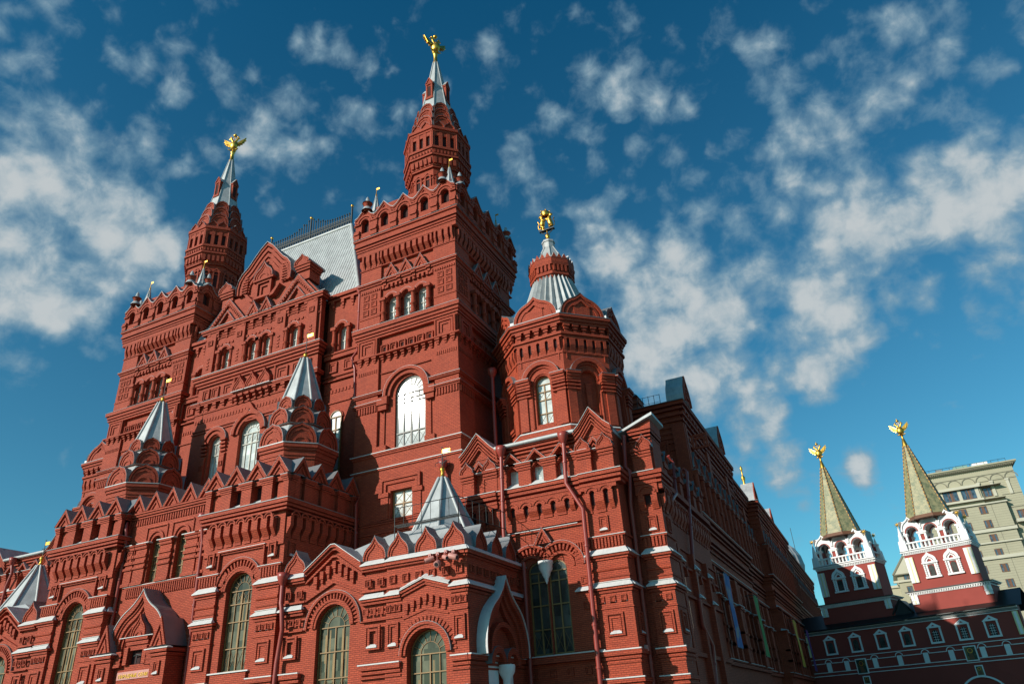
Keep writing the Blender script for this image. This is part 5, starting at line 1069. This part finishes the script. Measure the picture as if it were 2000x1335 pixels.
# ---- drainpipes
def pipe(pts, r=.1, hopper=False):
    m = MB('pipe_red'); tube(m, pts, r, 10)
    for i in range(len(pts) - 1):
        a, b = Vector(pts[i]), Vector(pts[i + 1]); n = int((a - b).length / 2.2)
        for k in range(1, n + 1): c = a + (b - a) * k / (n + 1); d = (b - a).normalized() * .05; tube(m, [c - d, c + d], r * 1.25, 10)
    if hopper: x, y, z = pts[0]; lathe(m, x, y, [(r, z - .15), (r * 1.7, z), (r * 2.6, z + .3), (r * 2.7, z + .55), (r * 2.3, z + .56)], 12)
    m.build('drainpipe', MU)
for P, r, h in (([(-14.64, 39.5, 17.0), (-14.74, 39.5, 14.35), (-13.9, 39.62, 12.7), (-14.02, 39.62, 0)], .13, 1), ([(-18.93, 39.5, 17.0), (-19.05, 39.5, 12.6), (-19.05, 39.5, 0)], .125, 1), ([(-23.3, 39.6, 17.0), (-23.25, 39.6, 12.0)], .12, 1),
                ([(-11.32, 41.3, 17.2), (-11.5, 41.3, 15.2), (-11.25, 41.2, 14.9), (-11.55, 41.5, 13), (-11.75, 41.5, 0)], .13, 0),
                ([(-45.3, 33.7, 16.2), (-44.9, 33.5, 15.3), (-45.05, 33.85, 14.1), (-45.1, 33.85, 0)], .12, 1), ([(-37.86, 33.6, 14.7), (-37.8, 33.8, 13.4), (-37.65, 33.85, 0)], .12, 1),
                ([(-30.1, 33.0, 9.8), (-30.1, 33.0, 8.7), (-29.95, 32.95, 8.3), (-29.95, 33.1, 7.3), (-30.2, 33.15, 5.6), (-30.2, 32.95, 0)], .13, 1),
                ([(-10.0, 46.86, 17.2), (-9.85, 47.2, 16.8), (-9.85, 46.6, 14.5), (-10.05, 44.2, 13.1), (-10.05, 43.4, 8.0), (-9.9, 43.9, 5.6), (-9.9, 43.2, 4.9), (-10, 43.0, 0)], .12, 0), ([(-10.0, 51, 17.4), (-9.8, 51.2, 17.2), (-10.0, 49.2, 11.1), (-10.0, 48.5, 6.6), (-9.9, 50, 5.5), (-9.9, 49, 3.3), (-9.9, 49, 0)], .12, 0),
                ([(-31.6, 40.8, 34.0), (-31.6, 40.8, 28.6), (-31.85, 40.5, 27.9), (-31.6, 40.6, 27), (-31.6, 40.8, 24.4)], .11, 1), ([(-51.0, 40.8, 33.6), (-50.75, 40.8, 29.3), (-51.1, 40.5, 27.9), (-50.9, 40.8, 27), (-51.0, 40.8, 18)], .11, 1),
                ([(-20.96, 43, 24.5), (-20.99, 43, 16)], .13, 1), ([(-29.98, 39.5, 16.3), (-30.15, 39.6, 15.8), (-30.1, 39.7, 10)], .12, 0), ([(-17.9, 39.55, 10.2), (-17.95, 39.55, 0)], .12, 0), ([(-66.9, 39.5, 17.0), (-66.6, 39.5, 16.2), (-67.1, 39.6, 15.2), (-67.1, 39.5, 11)], .12, 1)):
    pipe(P, r, h)
# ---- small things fixed to or hanging on the walls
def cctv(x, y, z, ang, label, drop=.35, big=.12):
    t = empty('security_camera', (x, y, z), label, 'camera', 'cameras under the porch cornice')
    m = MB('pipe_red'); box(m, FX(33.35), x - .08, x + .08, z - .06, z + .1, 0, 33.35 - y); tube(m, [(x, y, z), (x, y, z - drop * .5)], .03, 6); m.build('bracket', t)
    m = MB('lamp_pink'); d = Vector((sin(ang), -cos(ang), -.35)).normalized(); c = Vector((x, y, z - drop * .55)); tube(m, [c - d * .22, c + d * .2, c + d * .26], [big, big, big * .8], 10); m.build('housing', t)
    m = MB('black'); tube(m, [c + d * .255, c + d * .27], big * .6, 8); m.build('lens', t)
cctv(-20.15, 32.75, 9.85, -.9, 'red painted security camera under the porch cornice, leftmost of the four'); cctv(-19.65, 32.7, 9.85, .3, 'red painted security camera hanging low below the porch cornice, second from left', .9, .17); cctv(-19.2, 32.75, 9.9, .9, 'red painted security camera below the porch cornice, third from left', .5); cctv(-18.75, 32.75, 9.85, 1.5, 'red painted security camera at the outer corner of the porch cornice', .45, .16)
t = empty('wall_lamp', (-11.75, 41.45, 5.1), 'small pinkish wall lamp beside the drainpipe in the corner recess', 'lamp'); m = MB('lamp_pink'); tube(m, [(-11.75, 41.1, 5.2), (-11.75, 41.1, 4.9)], [.17, .21], 14); m.build('shade', t); m = MB('iron'); tube(m, [(-11.75, 41.75, 5.15), (-11.75, 41.1, 5.22)], .03, 6); m.build('arm', t)
def floodlight(x, y, z, label):
    t = empty('floodlight', (x, y, z), label, 'floodlight', 'small floodlights on the roofs'); m = MB('stone'); box(m, FX(y), x - .2, x + .2, z + .15, z + .45, -.15, .15, True); m.build('housing', t); m = MB('iron'); tube(m, [(x, y, z), (x, y, z + .16)], .04, 6); m.build('stand', t)
floodlight(-24.0, 34.2, 10.6, 'small white floodlight on the porch roof behind the ogee merlons'); floodlight(-15.6, 38.9, 10.5, 'small floodlight by the wing window below the iron roof walkway') if 0 else None
for y, w, z0, z1, mt, lb in ((57.4, 2.0, 5.8, 11.0, 'banner_blue', 'long blue banner hanging between windows of the shaded museum side'), (70.9, 1.9, 5.8, 10.9, 'banner_green', 'long green banner hanging on the shaded museum side'), (95.6, 2.4, 5.8, 10.9, 'banner_yellow', 'long yellow orange banner on the shaded museum side'), (109.6, 2.6, 5.8, 10.8, 'banner_purple', 'long purple banner farthest along the shaded museum side, nearest the gate')):
    m = MB(mt); f = FS(SX + (1.2 if y > 91 else .75)); rows = [[f(y + w * i / 6, z0 + (z1 - z0) * j / 10, .05 * sin(i * 1.3 + j * .5)) for i in range(7)] for j in range(11)]; m.grid(rows, False, True); rows2 = [[(p[0] - .02, p[1], p[2]) for p in r] for r in rows]; m.grid(rows2, False, True)
    t = empty('banner', f(y + w / 2, z0), lb, 'banner', 'banners on the museum side'); m.build('cloth', t); m = MB('iron')
    for z in (z0, z1): tube(m, [f(y - .1, z, 0), f(y + w + .1, z, 0)], .04, 6)
    for u in (y, y + w): tube(m, [f(u, z1, -.9), f(u, z1, 0)], .03, 5)
    m.build('rail', t)
# ------------------------------------------------------------------ the gate with two green tiled tents
GA = radians(17); GP = Vector((-10.3, 116, 0)); GU = Vector((cos(GA), -sin(GA), 0)); GF = Fr(GP, GU); GS = lambda u: Fr(GF(u, 0, 0), (sin(GA), cos(GA), 0))
GT = empty('gate', GF(13.3, 0, 0), 'red and white double arched gate with two green tiled tent towers', 'gate')
def gate_main():
    m = MB('gate_red'); f = GF
    def gw(): m.use('gate_white')
    def gr(): m.use('gate_red')
    for q in (7.0, 20.3): ring(m, f, q, .3, 3.3, 4.65, -.4, .12, 24)
    wall(m, f, 0, 26.6, 0, 10.9, -1.2, 0, [(7.0, 4.6, 0, .6, True), (20.3, 4.6, 0, .6, True)], 20)
    gw(); 
    for q in (7.0, 20.3): ring(m, f, q, 1.0, 2.6, 2.8, -.2, .2, 24)
    for z0, z1, d in ((10.38, 10.46, .1), (10.72, 10.9, .25), (7.3, 7.38, .08), (5.62, 5.7, .08), (5.2, 5.28, .1)): box(m, f, 0, 26.6, z0, z1, 0, d)
    m.use('grey_wall'); box(m, f, 0, 26.6, 10.5, 10.72, 0, .18); gw()
    pu = (2.7, 5.1, 8.8, 11.9, 15.05, 18.0, 21.5, 24.15); us = [0]
    for q in pu: box(m, f, q - .3, q + .3, 5.7, 6.85, 0, .1); ring(m, f, q, 6.75, .42, .5, 0, .1, 10); us += [q - .46, q + .46]
    us.append(26.6)
    for a, b in zip(us[::2], us[1::2]): 
        if not (a < 7.0 < b or a < 20.2 < b): box(m, f, a, b, 6.72, 6.8, 0, .08)
        else:
            c = 7.0 if a < 7 < b else 20.15; box(m, f, a, c - .78, 6.72, 6.8, 0, .08); box(m, f, c + .78, b, 6.72, 6.8, 0, .08)
    for q in (.35, 26.15): m.use('gate_cream'); box(m, f, q - .3, q + .3, 7.7, 10.3, 0, .14); gw(); box(m, f, q - .15, q + .15, 7.75, 10.25, .14, .18)
    m.use('roof_black'); m.face([f(-1.5, 10.9, .5), f(27.2, 10.9, .5), f(27, 13.2, -4.0), (f(-1.5, 13.2, -4.0))]); m.face([f(-1.5, 13.2, -4.0), f(27, 13.2, -4.0), f(27.2, 10.9, -9), f(-1.5, 10.9, -9)])
    for (u, z), (u2, z2) in (((0, 10.9), (13.9, 10.9)), ((14.3, 10.95), (26.6, 10.95))): tube(m, [f(u, z, .45), f(u2, z2, .45)], .12, 6)
    # little ridge gable between the towers
    m.use('roof_black'); 
    for s in (-1, 1): tube(m, [f(13.6 + s * 1.3, 11.8, -1.0), f(13.6, 13.5, -1.0)], .12, 5); m.face([f(13.6 + s * 1.3, 11.8, -1), f(13.6, 13.5, -1), f(13.6, 13.5, -4), f(13.6 + s * 1.3, 11.8, -4)])
    m.use('black'); m.face([f(12.4, 11.6, -1.05), f(14.8, 11.6, -1.05), f(13.6, 13.4, -1.05)])
    gr(); m.face([f(0, 10.9, -10), f(26.6, 10.9, -10), f(26.6, 0, -10), f(0, 0, -10)]) if 0 else None
    return m.build('wall', GT)
gate_main()
def gate_window(u):
    m = MB('gate_white'); f = GF; w, z0, z1 = .78, 7.72, 9.55; t = .2
    box(m, f, u - w, u - w + t, z0 + t, z1, 0, .15); box(m, f, u + w - t, u + w, z0 + t, z1, 0, .15); box(m, f, u - w, u + w, z0, z0 + t, 0, .18); box(m, f, u - w - .05, u + w + .05, z1, z1 + .12, 0, .2); prism(m, f, [(u - w, z1 + .125), (u + w, z1 + .125), (u, z1 + .65)], 0, .12)
    m.use('gate_red'); m.face([f(q, z, .03) for q, z in ((u - w + t, z0 + t), (u + w - t, z0 + t), (u + w - t, z1), (u - w + t, z1))]); prism(m, f, [(u - .2, z1 + .2), (u + .2, z1 + .2), (u, z1 + .38)], .1, .13)
    t_ = m.build('window', GT); m = MB('glass_small'); m.face([f(q, z, .06) for q, z in [(u - .34, z0 + t), (u + .34, z0 + t)] + arc(u, z1 - .6, .34, 0, 180, 8)])
    m.use('gate_white' if u > 15 else 'iron')
    for q in (-.12, .12): box(m, f, u + q - .015, u + q + .015, z0 + t, z1 - .35, .06, .075)
    for k in range(4): box(m, f, u - .33, u + .33, z0 + .45 + k * .28, z0 + .48 + k * .28, .06, .075)
    m.build('pane', t_)
for u in (3.55, 6.95, 10.35, 13.5, 16.9, 20.15, 23.3): gate_window(u)
def icon(u, z0, z1, w, name='icon'):
    m = MB('gate_white'); f = GF; box(m, f, u - w, u + w, z0, z1, .0, .22); m.use('icon'); box(m, f, u - w + .12, u + w - .12, z0 + .12, z1 - .12, .22, .24); m.use('gold'); zc = z0 + (z1 - z0) * .68; ring(m, f, u, zc, w * .3, w * .42, .24, .26, 14, 0, 360); m.use('win_brown'); m.face([f(q, z, .255) for q, z in arc(u, zc, w * .24, 0, 360, 10)[:-1]]); m.face([f(u - w * .4, z0 + .2, .25), f(u + w * .4, z0 + .2, .25), f(u + w * .25, zc - w * .25, .25), f(u - w * .25, zc - w * .25, .25)]); m.build(name, GT)
icon(7.0, 5.1, 6.95, .7); icon(20.15, 5.4, 7.1, .7); icon(7.2, 3.85, 4.85, .45); icon(20.5, 3.7, 4.9, .45)
def gate_tower(uc):
    f = Fr(GF(uc, 0, -1.0), GU); dp = 4.2; m = MB('gate_red'); s = Fr(f(4.05, 0, 0), (sin(GA), cos(GA), 0))
    def both(u0, u1, z0, z1, d, mt):
        m.use(mt); box(m, f, u0 - d, u1 + d, z0, z1, -dp - d, d, True)
    both(-4.75, 4.75, 0, 13.7, 0, 'gate_red'); both(-4.75, 4.75, 13.7, 13.8, .1, 'gate_white'); both(-4.75, 4.75, 14.0, 14.12, .3, 'gate_white')
    m.use('gate_white'); dent(m, f, -4.8, 4.8, 13.78, 14.0, 0, .22, 34, .55); m.use('roof_black'); both(-4.75, 4.75, 14.13, 14.22, .45, 'roof_black')
    both(-4.05, 4.05, 14.2, 18.8, 0, 'gate_red'); both(-4.05, 4.05, 18.75, 18.85, .1, 'gate_white'); both(-4.05, 4.05, 19.05, 19.2, .3, 'gate_white'); both(-4.05, 4.05, 19.2, 19.25, .34, 'roof_black')
    m.use('gate_white'); dent(m, f, -4.1, 4.1, 18.84, 19.05, 0, .2, 36, .55); dent(m, s, -.1, dp, 18.84, 19.05, 0, .2, 18, .55)
    for q in (-3.55, 3.55):
        m.use('gate_white'); box(m, f, q - .48, q + .48, 15.2, 18.4, 0, .18); m.use('gate_cream'); box(m, f, q - .07, q + .07, 15.2, 18.4, .18, .22); box(m, f, q + .36, q + .48, 15.2, 18.4, .18, .21)
    for q in (-4.3, 4.3):
        m.use('gate_white'); box(m, f, q - .4, q + .4, 12.6, 13.7, 0, .16); box(m, f, q - .44, q + .44, 13.05, 13.15, .0, .22); m.use('gate_cream'); box(m, f, q - .05, q + .05, 12.6, 13.7, .16, .19)
    # balustrade
    m.use('gate_white'); both(-3.7, 3.7, 19.3, 19.42, .18, 'gate_white'); box(m, f, -3.8, 3.8, 20.12, 20.3, -.25, .15); box(m, s, .3, dp, 20.12, 20.3, -.4, 0)
    for i in range(15): p = f(-3.5 + .5 * i, 0, -.03); lathe(m, p[0], p[1], [(.14, 19.42), (.1, 19.55), (.17, 19.72), (.1, 20.0), (.14, 20.12)], 8)
    # arcade lantern
    m.use('gate_red'); g = Fr(f(0, 0, -.7), GU)
    for (zz, d, u0, u1) in ((0, -2.9, 0, 0),): pass
    for h, dd in ((g, 0), (Fr(f(0, 0, -dp + .6), GU), 0)):
        m.use('gate_white'); 
        for i in range(3):
            u = (i - 1) * 2.35; w = 2.3; P = kpoly(w * 1.04, 1.8, .3); Z = 21.9
            out = [(u + x, Z + y) for x, y in P]; a = arc(u, 21.6, .72, 0, 180, 12)
            m.face([h(q, z, .1) for q, z in [(u + w / 2, 21.55)] + out + [(u - w / 2, 21.55), (u - .72, 21.55)] + a[::-1] + [(u + .72, 21.55)]])
            for (p, q) in zip(out, out[1:]): m.face([h(*p, .1), h(*q, .1), h(*q, -.5), h(*p, -.5)])
            for (p, q) in zip(a, a[1:]): m.face([h(*p, .1), h(*q, .1), h(*q, -.5), h(*p, -.5)])
            strip(m, h, [(u + x, Z + y) for x, y in P], [(u + x * .86, Z + y * .88) for x, y in P], .1, .3); m.use('gate_red'); ring(m, h, u, 21.6, .74, .88, .1, .14, 12); m.use('gate_white')
        for i in range(4):
            u = (i - 1.5) * 2.35; m.use('gate_red'); box(m, h, u - .28, u + .28, 19.4, 21.5, -.4, .05); m.use('gate_white'); 
            for q in (-.36, .36): box(m, h, u + q - .12, u + q + .12, 19.4, 21.3, -.3, .16)
            for k, (z0, z1, e) in enumerate(((21.2, 21.35, .5), (21.35, 21.55, .6))): box(m, h, u - e, u + e, z0, z1, -.5, .2 + k * .08)
            m.use('gate_cream'); box(m, h, u + .26, u + .3, 19.5, 21.2, .05, .09)
    m.use('gate_red'); box(m, f, -3.6, -3.3, 19.3, 21.6, -dp + .9, -.9, True); box(m, f, 3.3, 3.6, 19.3, 21.6, -dp + .9, -.9, True); m.use('gate_white'); box(m, f, -3.3, 3.3, 23.1, 23.2, -dp + .5, -.6, True)
    m.use('win_brown'); c = f(0, 0, -dp / 2); frust(m, c[0], c[1], 23.0, 23.45, 2.8, 2.6, 8, True, False, -pi / 2 + pi / 8 - GA)
    m.use('roof_black'); box(m, f, -3.7, -3.3, 21.5, 23.3, -dp + .9, -.8, True); box(m, f, 3.3, 3.7, 21.5, 23.3, -dp + .9, -.8, True)
    t = m.build('tower', GT, f(0, 0, 0))
    m = MB('gate_tile'); rot = -pi / 2 + pi / 8 - GA; frust(m, c[0], c[1], 23.4, 33.6, 2.58, .3, 8, True, False, rot)
    cc = cos(pi / 8)
    for i in range(8):
        an = rot + 2 * pi * i / 8; a = Vector((c[0] + 2.6 / cc * cos(an), c[1] + 2.6 / cc * sin(an), 23.4)); b = Vector((c[0] + .32 / cc * cos(an), c[1] + .32 / cc * sin(an), 33.6)); n = 40
        for k in range(n): m.use('bead' if k % 2 else 'win_brown'); p, q = a + (b - a) * k / n, a + (b - a) * (k + .92) / n; tube(m, [p, q], .095 if k % 2 else .07, 5)
    m.use('gold'); lathe(m, c[0], c[1], [(.42, 33.5), (.36, 33.7), (.16, 34.7), (.1, 34.75), (.18, 34.85), (.1, 35.0)], 12); m.build('tent', t, (c[0], c[1], 24))
    m = MB('gold'); finial_eagle(m, (c[0], c[1], 34.9), .92, -GA + radians(8)); m.build('eagle_finial', t, (c[0], c[1], 34.9))
    for q, dd in ((-3.75, -.1), (3.75, -.1), (3.75, -dp + .2), (-3.75, -dp + .2)):
        p = f(q, 0, dd); m = MB('gate_white'); frust(m, p[0], p[1], 19.25, 20.6, .5, .42, 4, True, False, -pi / 4 - GA); frust(m, p[0], p[1], 20.6, 22.4, .38, .06, 8); m.use('gold'); tube(m, [(p[0], p[1], 22.4), (p[0], p[1], 22.7)], .04, 5)
        for k in range(8): a = k * pi / 4; e = Vector((cos(a) * cos(GA), -cos(a) * sin(GA), sin(a))); tube(m, [Vector((p[0], p[1], 22.85)), Vector((p[0], p[1], 22.85)) + e * .36], [.09, .015], 5)
        m.build('pinnacle', t, (p[0], p[1], 19.25))
    for u in (-1.2, 1.45):
        m = MB('gate_white'); w, z0, z1 = .85, 15.5, 17.3
        for q in (-1, 1):
            for k in range(7): p = f(u + q * w * .92, 0, .1); blob(m, (p[0], p[1], z0 + .35 + k * .25), (.15, .15, .15), 8, 5)
            box(m, f, u + q * w * .6 - .1, u + q * w * .6 + .1, z0 + .2, z1, 0, .1)
        box(m, f, u - w - .12, u + w + .12, z0 - .02, z0 + .2, 0, .25); box(m, f, u - w - .12, u + w + .12, z1, z1 + .2, 0, .28); box(m, f, u - w * .6, u + w * .6, z1 - .12, z1 - .002, 0, .12)
        P = kpoly(1.75, 1.25, .35); strip(m, f, [(u + x, z1 + .2 + y) for x, y in P], [(u + x * .62, z1 + .2 + y * .6) for x, y in P], 0, .24); strip(m, f, [(u + x * .5, z1 + .2 + y * .5) for x, y in P], [(u + x * .32, z1 + .2 + y * .34) for x, y in P], 0, .16)
        o = None; m2 = m; m2.use('glass_small'); m2.face([f(q, z, .03) for q, z in [(u - .33, z0 + .2), (u + .33, z0 + .2)] + arc(u, z1 - .55, .33, 0, 180, 8)]); m2.use('iron')
        for k in range(-3, 4): 
            a, b = (u - .33, z0 + .9 + k * .26), (u + .33, z0 + 1.3 + k * .26)
            if b[1] < z1 - .3 and a[1] > z0 + .2: strip(m2, f, [a, b], [(a[0], a[1] - .03), (b[0], b[1] - .03)], .03, .05); strip(m2, f, [(2 * u - a[0], a[1]), (2 * u - b[0], b[1])], [(2 * u - a[0], a[1] - .03), (2 * u - b[0], b[1] - .03)], .03, .045)
        m2.build('window', t)
gate_tower(7.85); gate_tower(19.85)
# ------------------------------------------------------------------ pale hotel behind the gate
HT = empty('hotel', (30, 225, 0), 'tall pale yellow stone hotel block behind the right gate tower', 'building')
def hotel():
    m = MB('hotel'); f = FX(220); f2 = FX(221.5); bk = FX(216)
    wbox(m, 19.0, 41.2, 221.5, 250, 0, 54.6); wbox(m, 18.0, 36.7, 220.0, 222, 0, 45.1); wbox(m, 19.0, 32.2, 220.6, 222, 45, 50)
    g = f2
    for z0, z1, d in ((54.2, 54.6, .4), (54.6, 54.85, .9), (54.85, 55.2, 1.2)): wbox(m, 19.0, 41.2 + d, 221.5 - d, 250, z0, z1)
    m.use('hotel_line')
    for i in range(60): (13 + i * .48 > 19) and box(m, g, 13 + i * .48, 13.2 + i * .48, 54.2, 54.55, .4, .85)
    for z, u0, u1 in ((52.6, 19, 41.2), (50.95, 32.5, 41.2), (46.9, 36.7, 41.2), (40.3, 36.7, 41.2), (43.5, 36.7, 41.2)): box(m, g, u0, u1, z, z + .12, 0, .14)
    m.use('hotel_trim'); 
    for z in (38.0, 31.4, 35.2, 44.9): wbox(m, 18.0, 36.75 + .3, 219.7, 222, z, z + (.8 if z in (38.0, 31.4) else .35))
    wbox(m, 19, 32.4, 220.1, 222, 49.6, 50.4); wbox(m, 19, 32.4, 220.3, 222, 46.2, 46.8)
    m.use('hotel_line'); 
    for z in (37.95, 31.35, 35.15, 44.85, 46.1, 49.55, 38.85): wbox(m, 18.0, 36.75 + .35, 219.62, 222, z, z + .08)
    for z in [24 + .62 * k for k in range(34)]: box(m, f, 18, 36.7, z, z + .04, 0, .012)
    for z in [24 + .62 * k for k in range(47)]: box(m, f2, 36.7, 41.2, z, z + .04, 0, .012)
    for i in range(6): 
        u = 22.0 + i * 3.3; ring(m, g, u + 1.65 if i else u + 1.65, 51.0, 1.4, 1.6, 0, .15, 14, 0, 180)
    box(m, f, 33.2, 33.3, 24, 45, 0, .03)
    m.use('hotel_trim')
    for u in (32.3, 35.3, 38.9): box(m, g, u - .35, u + .35, 46.9, 50.5, 0, .3); box(m, g, u - .45, u + .45, 50.5, 50.9, 0, .4)
    for u in (23.0, 27.3, 31.4, 18.7): box(m, FX(220.6), u - .4, u + .4, 46.8, 49.6, -.5, .25)
    m.use('hotel_trim'); box(m, f, 36.7, 41.2, 30.5, 31.2, -1.5, .6); box(m, f, 37.5, 41.2, 39.5, 40.3, -1.5, .3)
    o = m.build('wall', HT)
    k = [0]
    def win(fr, u, z, w, h, nv=2):
        m = MB('win_brown'); t = .12
        for q in range(nv + 1): x = u - w / 2 + w * q / nv; box(m, fr, x - t * .6, x + t * .6, z, z + h, 0, .1)
        for zz in (z, z + h - t): box(m, fr, u - w / 2, u + w / 2, zz, zz + t, 0, .12)
        if nv == 3: box(m, fr, u - .12, u + .35, z, z + h, 0, .07)
        o = m.build('window', HT); m = MB('glass_hotel'); m.face([fr(a, b, .03) for a, b in ((u - w / 2, z), (u + w / 2, z), (u + w / 2, z + h), (u - w / 2, z + h))]); m.build('pane', o)
    for z in (42.6, 39.05, 35.45, 31.85, 28.2, 24.55, 20.9): 
        for u in (31.2, 26.6, 22.0): win(f, u, z, 1.6, 1.95, 3)
    for u in (20.9, 25.2, 29.4): win(FX(220.6), u, 46.85, 3.4, 2.7, 3)
    win(g, 33.8, 47.0, 1.75, 2.4, 2)
    win(f2, 39.6, 40.4, 2.2, 2.3, 3)
    m = MB('green_roof'); wbox(m, 28.4, 31.8, 224, 230, 55.2, 56.6); m.use('stone'); wbox(m, 33.0, 36.6, 224, 232, 55.2, 56.8); wbox(m, 31.8, 36, 224.5, 228, 55.2, 56.0); m.use('grey_wall'); wbox(m, 24.2, 25.6, 224, 227, 55.2, 56.6); m.build('roof_plant', HT)
    m = MB('iron')
    for i in range(14): tube(m, [(19 + i * 1.65, 222.2, 55.2), (19 + i * 1.65, 222.2, 56.3)], .05, 4)
    tube(m, [(19, 222.2, 56.3), (40.5, 222.2, 56.3)], .05, 4); m.build('roof_railing', HT)
hotel()
HB = empty('building', (12, 262, 0), 'lower pale stone building with deep eaves seen between the two gate towers', 'building')
def lowblock():
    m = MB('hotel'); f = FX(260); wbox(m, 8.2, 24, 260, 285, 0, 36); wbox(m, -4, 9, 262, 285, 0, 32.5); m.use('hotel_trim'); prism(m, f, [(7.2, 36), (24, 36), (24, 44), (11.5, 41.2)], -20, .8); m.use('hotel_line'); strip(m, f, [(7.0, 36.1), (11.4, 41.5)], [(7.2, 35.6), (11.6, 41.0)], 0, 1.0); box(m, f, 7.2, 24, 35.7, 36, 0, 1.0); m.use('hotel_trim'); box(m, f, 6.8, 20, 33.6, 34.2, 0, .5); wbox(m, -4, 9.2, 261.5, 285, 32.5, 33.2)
    m.build('wall', HB)
    for z in (34.25, 30.4, 26.8):
        m = MB('win_brown'); 
        for x in (10.0, 10.9, 11.4): box(m, f, x - .08, x + .08, z, z + 1.9, 0, .15)
        box(m, f, 10, 11.4, z + 1.8, z + 1.95, 0, .15); o = m.build('window', HB); m = MB('glass_hotel'); m.face([f(a, b, .05) for a, b in ((10, z), (11.4, z), (11.4, z + 1.9), (10, z + 1.9))]); m.build('pane', o)
lowblock()
GB = empty('distant_building', (-142, 84, 0), 'grey building with a pale green metal roof at the left edge', 'building')
def leftb():
    m = MB('grey_wall'); wbox(m, -175, -135.2, 80, 110, 0, 30.6); wbox(m, -176, -134.6, 79.5, 110.5, 30.0, 30.6); m.build('wall', GB); m = MB('green_roof'); 
    m.face([(-176.5, 79, 30.6), (-134.2, 79, 30.6), (-138.5, 88, 33.6), (-172, 88, 34.4)]); m.face([(-134.2, 79, 30.6), (-134.2, 111, 30.6), (-138.5, 102, 33.6), (-138.5, 88, 33.6)])
    for i in range(26): x = -176 + i * 1.65; tube(m, [(x, 79, 30.65), (x + (-155 - x) * .2, 88, 33.9)], .07, 4)
    m.build('roof', GB); m = MB('stone'); wbox(m, -176.3, -134.4, 79.2, 110.8, 30.6, 30.66); m.build('eaves', GB)
leftb()
